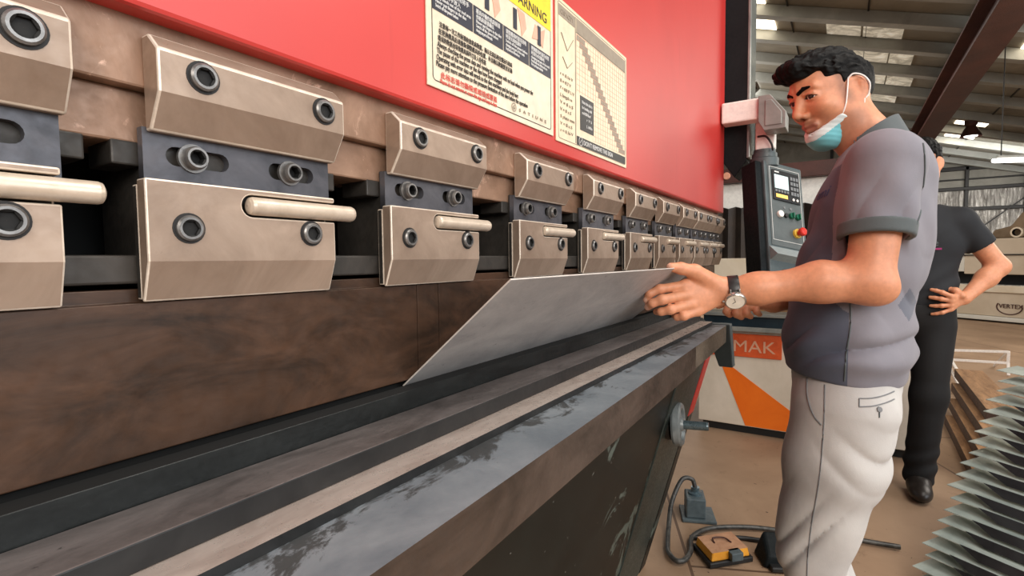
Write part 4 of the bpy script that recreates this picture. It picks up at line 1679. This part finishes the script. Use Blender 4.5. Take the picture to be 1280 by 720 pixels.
# folds
fold = .0
z = g.Z
fold = .0028 * np.sin((z - .9) * 95 + 3.0 * np.sin(g.Y * 16 + g.X * 9)) * np.exp(-((z - .915) / .055) ** 2)
fold = fold + .0030 * np.sin((z * 60 + g.Y * 55 + g.X * 30)) * np.exp(-((z - 1.03) / .09) ** 2) * .8
fold = fold + .0022 * np.sin(z * 40 - g.Y * 70 + g.X * 25) * np.exp(-((z - 1.20) / .09) ** 2)
cr = lambda a, p_: 1 - 2 * np.abs(np.sin(a)) ** p_
fold = fold + .0068 * cr((z - .9) * 42 + g.Y * 9 + 1.5 * np.sin(g.X * 14 + g.Y * 12), .7) * np.exp(-((z - .935) / .04) ** 2)
fold = fold + .0030 * cr(z * 26 - g.Y * 30 + 1.2 * np.sin(g.X * 20), .7) * np.exp(-((z - 1.06) / .06) ** 2) * sstep(-.02, -.10, g.Y)
fold = fold + .0028 * cr(g.Y * 46 + z * 9 + .6 * np.sin(z * 30), .7) * np.exp(-((z - 1.22) / .06) ** 2) * sstep(1.30, 1.24, g.X)
fold = fold + .0046 * cr(z * 30 + g.Y * 26 + g.X * 16, .7) * np.exp(-((z - 1.16) / .07) ** 2) * sstep(.02, .08, g.Y)
fold = fold + .0016 * wob(W, 45)
d = tor + fold
hem = half(W, (0, .10, -1), (1.42, 0, .862))
d = smax(d, hem, .004)
inner = tor + .012
d = smax(d, -smax(inner, -(z - .88), .004), .003)
for s_, dv, end in slv:
    # open sleeve
    a_ = end - dv * .05
    d = smax(d, -cone(W, a_, end + dv * .06, .050, .051), .003)
neckcut = cone(W, NB + [0, .0, -.01], NB + [0, .045, .10], .060, .068)
d = smax(d, -neckcut, .004)
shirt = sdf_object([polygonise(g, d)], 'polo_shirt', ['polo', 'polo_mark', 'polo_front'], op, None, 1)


def arm_dist(c):
    best = 9
    for S_, E_ in ((SL, EL), (SR, ER)):
        dv = E_ - S_
        h_ = np.clip((c - S_) @ dv / (dv @ dv), -.05, 1)
        best = min(best, np.linalg.norm(c - S_ - dv * h_))
    return best


for p in shirt.data.polygons:
    c = np.array(tuple(p.center)) + org
    if abs(c[1] + .112) * 1.0 / .020 + abs(c[2] - 1.03) / .034 < 1 and c[0] < 1.42:
        p.material_index = 1
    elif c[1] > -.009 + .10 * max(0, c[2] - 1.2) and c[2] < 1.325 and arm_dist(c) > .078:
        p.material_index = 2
# sleeve cuffs and collar in darker ribbed cloth
for i, (S_, E_) in enumerate(((SL, EL), (SR, ER))):
    s_, dv, end = slv[i]
    gg = SDF(end - .10, end + .10, .003)
    Wc = [gg.X, gg.Y, gg.Z]
    nrm_ = dv + np.array([0, -.10, 0])
    c_ = cone(Wc, S_ + [0, 0, -.004], S_ + dv * .24, .0700, .0618)
    c_ = smax(c_, half(Wc, nrm_, end + dv * .004), .003)
    c_ = smax(c_, -half(Wc, nrm_, end - dv * .024), .003)
    c_ = smax(c_, -cone(Wc, end - dv * .1, end + dv * .06, .0525, .0530), .003)
    sdf_object([polygonise(gg, c_)], 'sleeve_cuff', 'polo_trim', op)
gg = SDF(NB + [-.13, -.12, -.05], NB + [.13, .15, .10], .0026)
Wc = [gg.X, gg.Y, gg.Z]
ax0, ax1 = NB + [0, -.004, -.02], NB + [0, .034, .075]
c_ = cone(Wc, ax0, ax1, .074, .066)
c_ = smax(c_, -cone(Wc, ax0 - [0, .0, .03], ax1 + (ax1 - ax0), .0685, .060), .002)
dirn = (ax1 - ax0) / np.linalg.norm(ax1 - ax0)
c_ = smax(c_, half(Wc, dirn + np.array([0, .25, 0]), NB + dirn * .047), .003)
c_ = smax(c_, -half(Wc, dirn, NB - dirn * .012), .003)
c_ = smax(c_, -smax(half(Wc, (0, -1, 0), NB + [0, .07, 0]), np.abs(Wc[0] - NB[0]) - .02, .004), .003)
sdf_object([polygonise(gg, c_)], 'collar', 'polo_trim', op)
# placket and chest lettering


def drape(o, body, off):
    from mathutils.bvhtree import BVHTree
    bv = BVHTree.FromPolygons([v.co for v in body.data.vertices], [tuple(p.vertices) for p in body.data.polygons])
    for v in o.data.vertices:
        h = bv.find_nearest(v.co)
        v.co = h[0] + h[1] * off
    return bv


tx = text_mesh('emi', .046, (-.70, -.714, 0), (0, .10, .99), (1.315, .062, 1.262), 'logo_blue', 'chest_text', op, 'CENTER', .0004)
bv_shirt = drape(tx, shirt, .0012)


def near_side(bv, y, z, x0=.6):
    h = bv.ray_cast(Vector((x0, y, z)) - Vector(org), Vector((1, 0, 0)))
    return (h[0] + Vector(org), h[1]) if h[0] else (None, None)


def stitched(bv, pts, r, name, mat, par, n=10):
    out_ = []
    for p in spline([(0, a, b) for a, b in pts], n):
        q, nn_ = near_side(bv, p.y, p.z)
        if q:
            out_.append(q + nn_ * r * .3)
    m = MB()
    m.tube(out_, r, 6)
    return m.build(name, mat, par)


stitched(bv_shirt, [(-.010, 1.05), (-.012, .99), (-.006, .93), (-.004, .875)], .0016, 'side_seam', 'polo_trim', shirt)
stitched(bv_shirt, [(-.118, 1.34), (-.122, 1.28), (-.118, 1.22), (-.104, 1.17)], .0018, 'armhole_seam', 'polo_trim', shirt)

# trousers ----------------------------------------------------------
g = SDF((1.20, -.17, .05), (1.64, .17, .93), .0042)
W = [g.X, g.Y, g.Z]
z = g.Z
d = ell(W, (1.42, -.006, .86), (.170, .110, .16))
for sx in (-1, 1):
    hip = (1.42 + sx * .085, -.004, .80)
    kn = (1.42 + sx * .095, .050, .46)
    an = (1.42 + sx * .095, .0, .085)
    lg = chain(W, [hip, (1.42 + sx * .09, .014, .66), (1.42 + sx * .093, .036, .55), kn, (1.42 + sx * .096, .018, .27), an], [.104, .088, .070, .060, .056, .058], .05)
    d = smin(d, lg, .02)


def crease(a, s_):
    return 1 - 2 * np.abs(np.sin(a)) ** s_


fo = .0062 * crease(z * 34 + g.Y * 38 + 1.0 * np.sin(g.X * 30) + .7 * np.sin(g.Y * 40 + z * 20), .6) * np.exp(-((z - .50) / .10) ** 2)
fo = fo + .0046 * crease(z * 40 - g.Y * 42 + 1.2 * np.sin(g.X * 22), .8) * np.exp(-((z - .70) / .06) ** 2) * sstep(.08, -.06, g.Y)
fo = fo + .0035 * crease(z * 52 + g.Y * 20 + np.sin(g.X * 25), .8) * np.exp(-((z - .17) / .09) ** 2) + .0035 * wob(W, 24)
d = d + fo
d = smax(d, z - .905, .004)
d = smax(d, .055 - z, .003)
tro = sdf_object([polygonise(g, d)], 'trousers', 'trouser', op, None, 1)
from mathutils.bvhtree import BVHTree
bv_tro = BVHTree.FromPolygons([v.co for v in tro.data.vertices], [tuple(p.vertices) for p in tro.data.polygons])
stitched(bv_tro, [(.030, .86), (.030, .78), (.036, .66), (.052, .52), (.055, .40), (.045, .25), (.030, .1)], .0013, 'side_seam', 'seam', tro)
stitched(bv_tro, [(.064, .865), (.062, .83), (.050, .795), (.034, .776)], .0016, 'front_pocket', 'seam', tro)
stitched(bv_tro, [(-.030, .842), (-.055, .844), (-.090, .852)], .0013, 'back_pocket', 'seam', tro)
stitched(bv_tro, [(-.030, .826), (-.055, .829), (-.090, .838)], .0013, 'back_pocket', 'seam', tro)
stitched(bv_tro, [(-.030, .842), (-.0301, .826)], .0013, 'back_pocket', 'seam', tro, 3)
stitched(bv_tro, [(-.064, .821), (-.064, .806)], .0014, 'button_loop', 'polo_trim', tro, 4)
q_, n_ = near_side(bv_tro, -.064, .822)
if q_:
    m = MB()
    m.lathe(q_ - n_ * .001, n_, [(.0005, .0035), (.005, .0035), (.0058, .002), (.0058, 0)], 16)
    m.build('pocket_button', 'seam', tro)


def on_cloth(px, py, pz):
    return (px, py, pz)


# shoes
for sx in (-1, 1):
    gg = SDF((1.42 + sx * .095 - .07, -.09, -.005), (1.42 + sx * .095 + .07, .22, .12), .004)
    Wc = [gg.X, gg.Y, gg.Z]
    x0 = 1.42 + sx * .095
    s_ = smin(ell(Wc, (x0, .0, .055), (.042, .075, .05)), ell(Wc, (x0, .115, .035), (.044, .085, .038)), .05)
    s_ = smax(s_, .004 - Wc[2], .004)
    so = sdf_object([polygonise(gg, s_)], 'shoe', ['shoe', 'sole'], op)
    for p in so.data.polygons:
        if p.center[2] < .018:
            p.material_index = 1

# wrist watch -------------------------------------------------------
ax = (WL - EL) / np.linalg.norm(WL - EL)
wc = WL - ax * .011
m = MB()
rr = .0290
out = Vector((-.80, -.0, -.60)).normalized()      # dial side
axv = Vector(ax)
out = (out - axv * out.dot(axv)).normalized()
tan = axv.cross(out)
nseg = 40
v = []
for i in range(nseg):
    a = 2 * PI * i / nseg
    dr = out * math.cos(a) + tan * math.sin(a)
    for rad, off in ((rr, -.0105), (rr + .0028, -.0105), (rr + .0028, .0105), (rr, .0105)):
        v.append(Vector(wc) + dr * rad + axv * off)
f = []
for i in range(nseg):
    j = (i + 1) % nseg
    f += [(i * 4 + k, i * 4 + (k + 1) % 4, j * 4 + (k + 1) % 4, j * 4 + k) for k in range(4)]
m.add(v, f, 0, True)
wt = tag(m.build('wrist_watch', 'leather', op, .001), 'watch with black strap and pale round dial')
dc = Vector(wc) + out * (rr - .002)
m = MB()
m.lathe(dc, out, [(.0005, 0), (.0198, 0), (.0208, .003), (.0208, .0085), (.0190, .0105), (.0178, .0105), (.0178, .0095)], 36)
m.build('case', 'watch_case', wt)
m = MB()
m.lathe(dc, out, [(.0179, .0092), (.0178, .0098), (.0005, .0098)], 36)
dl = m.build('dial', 'watch_dial', wt)
m = MB()
top = dc + out * .0100
m.bar(top, top + tan * .010 + axv * .003, .0008, .0005, 0, tuple(out))
m.bar(top, top - tan * .004 + axv * .006, .0010, .0005, 0, tuple(out))
m.build('hands', 'dark_steel', dl)
m = MB()
cr = dc + out * .006 + axv * .0205
m.cyl(cr, cr + axv * .004, .0026, n=14)
m.build('crown', 'watch_case', wt)
for s in (-1, 1):
    m = MB()
    lg_ = dc + tan * s * .0205 + out * .003
    for t_ in (-.0085, .0085):
        m.obox(lg_ + axv * (t_ - .0014), axv * .0028, tan * s * .006 - out * .004, out * .004)
    m.build('lug', 'watch_case', wt, .0006)

# ------------------------------------------------------------------ the co-worker behind
cw = thing('person', (3.10, -.26, 0), 'person in a black T-shirt and black trousers standing with one hand on the hip', 'person')
CX = 3.10
HC2 = np.array([CX - .03, -.285, 1.545])
HS2 = (.95, .95, 1.0)
HA2 = head_axes(math.radians(62), math.radians(4))
pieces = []
g = SDF(HC2 - [.15, .15, .20], HC2 + [.15, .15, .15], .0035)
P = scaled(g.frame(HC2, HA2), HS2)
W = [g.X, g.Y, g.Z]
NB2 = np.array([CX, -.300, 1.36])
d = smin(face_sdf(P) * .9, cone(W, HC2 + [0, 0, -.05], NB2, .052, .055), .03)
pieces.append(polygonise(g, d))
n2 = len(pieces[0][0])
S1, E1, Wr1 = np.array([CX, -.440, 1.285]), np.array([CX + .05, -.585, 1.075]), np.array([CX - .06, -.455, .935])
S2, E2, Wr2 = np.array([CX, -.135, 1.285]), np.array([CX + .02, -.06, 1.03]), np.array([CX - .03, -.04, .80])
g = SDF((CX - .20, -.68, .83), (CX + .14, -.32, 1.36), .0035)
W = [g.X, g.Y, g.Z]
d = smin(chain(W, [S1, E1], [.047, .040], .02), chain(W, [E1, E1 + (Wr1 - E1) * .35, Wr1], [.038, .038, .026], .03), .025)
hx = {}
K0 = np.array([CX - .125, -.405, .915])
for i in range(1, 5):
    kz = .030 - .019 * (i - 1)
    hx['K%d' % i] = K0 + [.004 * i, .0, kz]
    hx['P%d' % i] = K0 + [-.004 + .003 * i, .038 - .003 * abs(i - 2), kz + (.018, .008, -.004, -.016)[i - 1]]
    hx['D%d' % i] = K0 + [.0 + .003 * i, .060 - .004 * abs(i - 2), kz + (.026, .012, -.006, -.022)[i - 1]]
    hx['T%d' % i] = K0 + [.004 + .003 * i, .078 - .005 * abs(i - 2), kz + (.030, .014, -.006, -.025)[i - 1]]
hx['C'] = K0 + [.025, -.035, .035]
hx['MP'] = K0 + [.04, -.015, .055]
hx['IP'] = K0 + [.055, .01, .062]
hx['TT'] = K0 + [.065, .03, .062]
d = smin(d, hand_sdf(W, Wr1, hx), .02)
pieces.append(polygonise(g, d))
g = SDF((CX - .12, -.20, .60), (CX + .12, .06, 1.36), .005)
W = [g.X, g.Y, g.Z]
d = smin(chain(W, [S2, E2], [.047, .040], .02), chain(W, [E2, E2 + (Wr2 - E2) * .35, Wr2], [.038, .038, .026], .03), .025)
sx_ = {}
for i in range(1, 5):
    b_ = Wr2 + np.array([-.03 + .018 * i, 0, -.085])
    sx_['K%d' % i] = b_
    sx_['P%d' % i] = b_ + [-.004, -.004, -.042]
    sx_['D%d' % i] = b_ + [-.004, -.012, -.064]
    sx_['T%d' % i] = b_ + [-.002, -.022, -.080]
sx_.update(C=Wr2 + np.array([-.03, -.01, -.02]), MP=Wr2 + np.array([-.045, -.015, -.05]), IP=Wr2 + np.array([-.05, -.02, -.08]), TT=Wr2 + np.array([-.05, -.025, -.10]))
d = smin(d, hand_sdf(W, Wr2, sx_), .02)
pieces.append(polygonise(g, d))
g = SDF((CX - .22, -.50, .03), (CX + .18, -.05, 1.42), .009)
W = [g.X, g.Y, g.Z]
d = smin(ell(W, (CX, -.285, 1.18), (.09, .15, .2)), ell(W, (CX, -.28, .93), (.09, .135, .16)), .05)
LF, LB = (CX - .05, -.315, .07), (CX + .0, -.14, .07)
for hp, ft in (((CX, -.355, .85), LF), ((CX, -.20, .85), LB)):
    d = smin(d, cone(W, hp, ft, .07, .035), .03)
    d = smin(d, cone(W, ft, np.array(ft) + [-.10, .0, -.034], .028, .020), .02)
for s_ in (S1, S2):
    d = smin(d, cone(W, (CX, -.285, 1.29), s_, .055, .04), .03)
pieces.append(polygonise(g, d))


def cw_color(V):
    c = np.tile(SKIN * 1.05, (len(V), 1))
    q = V[:n2] - HC2
    c[:n2] = face_color([(q @ HA2[i]) / HS2[i] for i in range(3)], V[:n2]) * 1.05
    return c


sdf_object(pieces, 'body', 'skin', cw, cw_color, 1)
g = SDF(HC2 - [.15, .15, .12], HC2 + [.15, .15, .17], .0035)
sdf_object([polygonise(g, hair_sdf(scaled(g.frame(HC2, HA2), HS2), .3) * .9)], 'hair', 'hair', cw)
g = SDF((CX - .25, -.62, .80), (CX + .22, .05, 1.45), .0055)
W = [g.X, g.Y, g.Z]
t_ = ell(W, (CX, -.287, 1.19), (.118, .178, .18))
t_ = smin(t_, ell(W, (CX, -.283, .98), (.112, .162, .17)), .06)
for s_, e_ in ((S1, E1), (S2, E2)):
    t_ = smin(t_, cone(W, (CX, -.287, 1.325), s_, .058, .056), .04)
    dv = (e_ - s_) / np.linalg.norm(e_ - s_)
    q_ = smax(cone(W, s_, s_ + dv * .2, .060, .059), half(W, dv, s_ + dv * .145), .004)
    t_ = smin(t_, q_, .03)
fl = .004 * np.sin(g.Z * 70 + g.Y * 50) * np.exp(-((g.Z - .97) / .1) ** 2) + .003 * wob(W, 30)
d = t_ + fl
d = smax(d, .86 - g.Z, .004)
for s_, e_ in ((S1, E1), (S2, E2)):
    dv = (e_ - s_) / np.linalg.norm(e_ - s_)
    d = smax(d, -cone(W, s_ + dv * .10, s_ + dv * .2, .049, .050), .004)
d = smax(d, -cone(W, NB2 + [0, 0, .005], NB2 + [-.02, 0, .1], .058, .07), .004)
sdf_object([polygonise(g, d)], 't_shirt', 'tee', cw, None, 1)
g = SDF((CX - .20, -.50, .03), (CX + .17, -.05, .92), .006)
W = [g.X, g.Y, g.Z]
d = ell(W, (CX, -.282, .87), (.105, .155, .13))
for hp, kn, ft in (((CX, -.355, .80), (CX - .03, -.345, .47), LF), ((CX, -.205, .80), (CX - .02, -.165, .47), LB)):
    d = smin(d, chain(W, [hp, kn, np.array(ft) + [.02, 0, 0]], [.088, .068, .062], .04), .025)
d = d + .005 * np.sin(g.Z * 80 + g.Y * 30) * np.exp(-((g.Z - .15) / .09) ** 2) + .003 * wob(W, 26)
d = smax(smax(d, g.Z - .905, .004), .045 - g.Z, .004)
sdf_object([polygonise(g, d)], 'trousers', 'black_trouser', cw, None, 1)
for ft in (LF, LB):
    f0 = np.array(ft)
    gg = SDF(f0 + [-.22, -.07, -.075], f0 + [.09, .07, .08], .005)
    Wc = [gg.X, gg.Y, gg.Z]
    s_ = smin(ell(Wc, f0 + [.01, 0, -.012], (.062, .046, .062)), ell(Wc, f0 + [-.085, .0, -.030], (.090, .046, .042)), .05)
    s_ = smax(s_, .004 - Wc[2], .004)
    so = sdf_object([polygonise(gg, s_)], 'shoe', ['shoe', 'sole'], cw)
    for p in so.data.polygons:
        if p.center[2] < .018:
            p.material_index = 1
m = MB()
m.obox((CX - .122, -.318, 1.155), (0, -.045, 0), (-.004, 0, .008), (.004, 0, 0))
m.build('chest_mark', 'magenta', cw)
text_merge([('e', .05, (CX - .123, -.316, 1.172), .035)], (0, -1, 0), UZ, 'polo_trim', 'chest_text', cw)

# ------------------------------------------------------------------ building shell
m = MB()
m.add([(-3, -9, 0), (20, -9, 0), (20, 9, 0), (-3, 9, 0), (-3, -9, -.15), (20, -9, -.15), (20, 9, -.15), (-3, 9, -.15)],
      [(0, 1, 2, 3), (7, 6, 5, 4), (0, 4, 5, 1), (1, 5, 6, 2), (2, 6, 7, 3), (3, 7, 4, 0)])
tag(m.build('floor', 'concrete'), kind='structure')
WX = 18.5
m = MB()
m.box(WX, WX + .15, -9, 9, 0, 2.95)
tag(m.build('wall_back', 'foil_wall'), kind='structure')
m = MB()
m.box(WX + .02, WX + .15, -9, 9, 2.95, 6.5)
tag(m.build('wall_back_upper', 'wall_upper'), kind='structure')
for i, (z0, z1, d) in enumerate(((3.42, 3.52, .10), (2.88, 2.97, .12), (2.33, 2.42, .10), (3.16, 3.2, .05))):
    m = MB()
    m.box(WX - d, WX - .001, -9, 9, z0, z1)
    tag(m.build('trim_%d' % (i + 1), 'dark_steel', None, .01), kind='structure')
for i, y_ in enumerate((1.9, .4, -1.6, -2.72, -3.9, -5.5)):
    m = MB()
    m.box(WX - .10, WX - .002, y_ - .04, y_ + .04, 2.0, 4.4)
    tag(m.build('wall_post_%d' % (i + 1), 'dark_steel', None, .01), kind='structure')
m = MB()
for a, b in (((WX - .16, -2.3, 1.2), (WX - .16, -4.4, 3.1)), ((WX - .16, 2.4, 1.4), (WX - .16, .2, 3.2))):
    m.bar(a, b, .03, .03)
tag(m.build('trim_9', 'dark_steel'), kind='structure')

# roof: plane through (0,0,1.13+h) with the fall to the right
d1 = Vector((-.21829, .94774, .23266))
nr_ = Vector((0, -.238408, .971165))
H = 3.2
O = Vector((0, 0, 1.13 + H))


def rp(x, s, dz=0):
    """point on the roof plane: at distance s along the purlin direction from (x, 0)"""
    return O + Vector((x, 0, 0)) + d1 * s + nr_ * dz


m = MB()
P4 = [rp(2.0, 8), rp(2.0, -8), rp(22.5, -8), rp(22.5, 8)]
m.add(P4 + [p + nr_ * .1 for p in P4], [(0, 1, 2, 3), (7, 6, 5, 4), (0, 4, 5, 1), (1, 5, 6, 2), (2, 6, 7, 3), (3, 7, 4, 0)])
tag(m.build('ceiling', 'roof'), kind='structure')
xs0 = [4.45, 5.4, 6.35, 7.25, 8.12, 9.08, 10.17, 11.36, 12.6, 13.9, 15.1, 16.3, 17.5]
for i, x in enumerate(xs0):
    m = MB()
    m.obox(rp(x, -7.5, -.15), Vector((.16, 0, 0)), d1 * 15, nr_ * .148)
    tag(m.build('roof_beam_%d' % (i + 1), 'purlin', None, .006), kind='structure')
# seams of the insulation
m = MB()
for s in (-6, -4.8, -3.6, -2.4, -1.5, -.2, .75, 1.75, 2.8, 4):
    m.bar(rp(3, s, -.012), rp(19, s, -.012), .02, .015)
tag(m.build('ceiling_trim', 'dark_steel'), kind='structure')
# dark rafter running into the distance
m = MB()
ry = -1.28
rz = 1.13 + 3.2 + ry * .2455
m.box(2.5, WX - .02, ry - .16, ry + .16, rz - .60, rz - .57)
m.box(2.5, WX - .02, ry - .012, ry + .012, rz - .57, rz - .23)
m.box(2.5, WX - .02, ry - .16, ry + .16, rz - .235, rz - .205)
tag(m.build('roof_beam_20', 'rafter', None, .004), kind='structure')
m = MB()
m.box(WX - .9, WX - .3, ry - .2, ry + .2, .0, rz - .3)
tag(m.build('column_1', 'rafter', None, .01), kind='structure')


def roof_quad(name, x0, x1, s0, s1, mat, dz=-.02):
    m = MB()
    q = [rp(x0, s0, dz), rp(x0, s1, dz), rp(x1, s1, dz), rp(x1, s0, dz)]
    m.add(q + [p + nr_ * .015 for p in q], [(0, 1, 2, 3), (7, 6, 5, 4), (0, 4, 5, 1), (1, 5, 6, 2), (2, 6, 7, 3), (3, 7, 4, 0)])
    return tag(m.build(name, mat), kind='structure')


SKY = [(8.50, 9.02, .98, 2.4), (7.4, 8.08, 1.02, 2.4), (12.95, 13.65, -2.48, -1.95), (14.30, 14.95, -2.50, -1.95), (8.75, 9.06, -2.9, -2.0)]
for i, a in enumerate(SKY):
    roof_quad('window_%d' % (i + 1), *a, 'sky_panel')
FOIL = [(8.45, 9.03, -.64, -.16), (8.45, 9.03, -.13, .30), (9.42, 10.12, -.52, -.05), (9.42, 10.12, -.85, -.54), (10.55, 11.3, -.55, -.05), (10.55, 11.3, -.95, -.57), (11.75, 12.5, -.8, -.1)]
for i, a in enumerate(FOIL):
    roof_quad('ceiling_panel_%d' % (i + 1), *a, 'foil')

# lamps
hl = thing('high_bay_lamp', (13.2, -1.98, 3.22), 'dark bell-shaped lamp hanging between the bright roof panels', 'lamp')
m = MB()
m.lathe((13.2, -1.98, 3.40), (0, 0, 1), [(.17, 0), (.15, .05), (.10, .16), (.075, .2), (.10, .24), (.10, .33), (.06, .38), (.0005, .38)], 24)
m.build('shade', 'maroon', hl)
m = MB()
m.lathe((13.2, -1.98, 3.405), (0, 0, 1), [(.0005, 0), (.10, .0), (.10, .03), (.0005, .03)], 20)
m.build('bulb', 'tube', hl)
m = MB()
m.cyl((13.2, -1.98, 3.78), (13.2, -1.98, 3.81), .008)
m.build('hanger', 'dark_steel', hl)
tl = thing('tube_lamp', (8.5, -1.75, 2.2), 'bright white tube lamp hanging near the right edge', 'lamp')
m = MB()
m.obox((8.5, -1.47, 2.245), (.12, -.85, -.045), (-.05, 0, 0), (0, 0, .05))
m.build('tube', 'tube', tl, .02)
m = MB()
m.obox((8.5, -1.52, 2.297), (.12, -.85, -.045), (-.08, 0, 0), (0, 0, .025))
m.build('fixture', 'grey_ledge', tl, .004)
m = MB()
for s in (-1.56, -2.2):
    m.cyl((8.5, s, 2.31), (8.5, s, 3.7), .006)
m.build('hanger', 'dark_steel', tl)

# ------------------------------------------------------------------ light
w = bpy.data.worlds.new('daylight')
sc.world = w
w.use_nodes = True
bg = w.node_tree.nodes['Background']
bg.inputs[0].default_value = (.93, .96, 1.0, 1)
bg.inputs[1].default_value = .22


def area(name, loc, target, size, sy, power, col):
    l = bpy.data.lights.new(name, 'AREA')
    l.shape = 'RECTANGLE'
    l.size, l.size_y = size, sy
    l.energy = power
    l.color = col
    ob = bpy.data.objects.new(name, l)
    COL.objects.link(ob)
    ob.location = loc
    ob.rotation_euler = (Vector(target) - Vector(loc)).to_track_quat('-Z', 'Y').to_euler()
    return ob


area('rear_key', (-2.6, -2.6, 2.9), (1.2, .3, 1.1), 2.4, 2.2, 170, (1, .91, .82))  # added key lamp behind the camera, not an actual door
area('side_key', (.4, -5.2, 2.6), (.4, .4, 1.3), 5.0, 3.0, 190, (.92, .96, 1))  # added broad key lamp, placed for its reflection in the red panel
area('top_fill', (1.6, -1.3, 4.0), (1.6, .1, .8), 2.6, 1.4, 75, (1, .95, .88))  # added overhead lamp to strengthen the light from above
area('hall_fill', (2.5, -1.7, 4.0), (3.5, .2, .8), 1.6, 1.2, 45, (1, .94, .86))  # added lamp to brighten the front of the cream machine
area('hall_fill', (6.5, -3.0, 3.2), (6, 0, .5), 3, 3, 150, (1, .93, .84))  # added area fill for the hall, as are the next two
area('hall_fill', (11, 2.5, 3.9), (11, -1, 0), 4, 3, 170, (1, .95, .88))
area('hall_fill', (15, -3.5, 2.9), (WX, -2.5, 1.5), 3, 2, 110, (1, .97, .92))

vs = sc.view_settings
vs.view_transform = 'Standard'
vs.look = 'None'
vs.gamma = 1
vs.exposure = 0
vs.use_curve_mapping = False
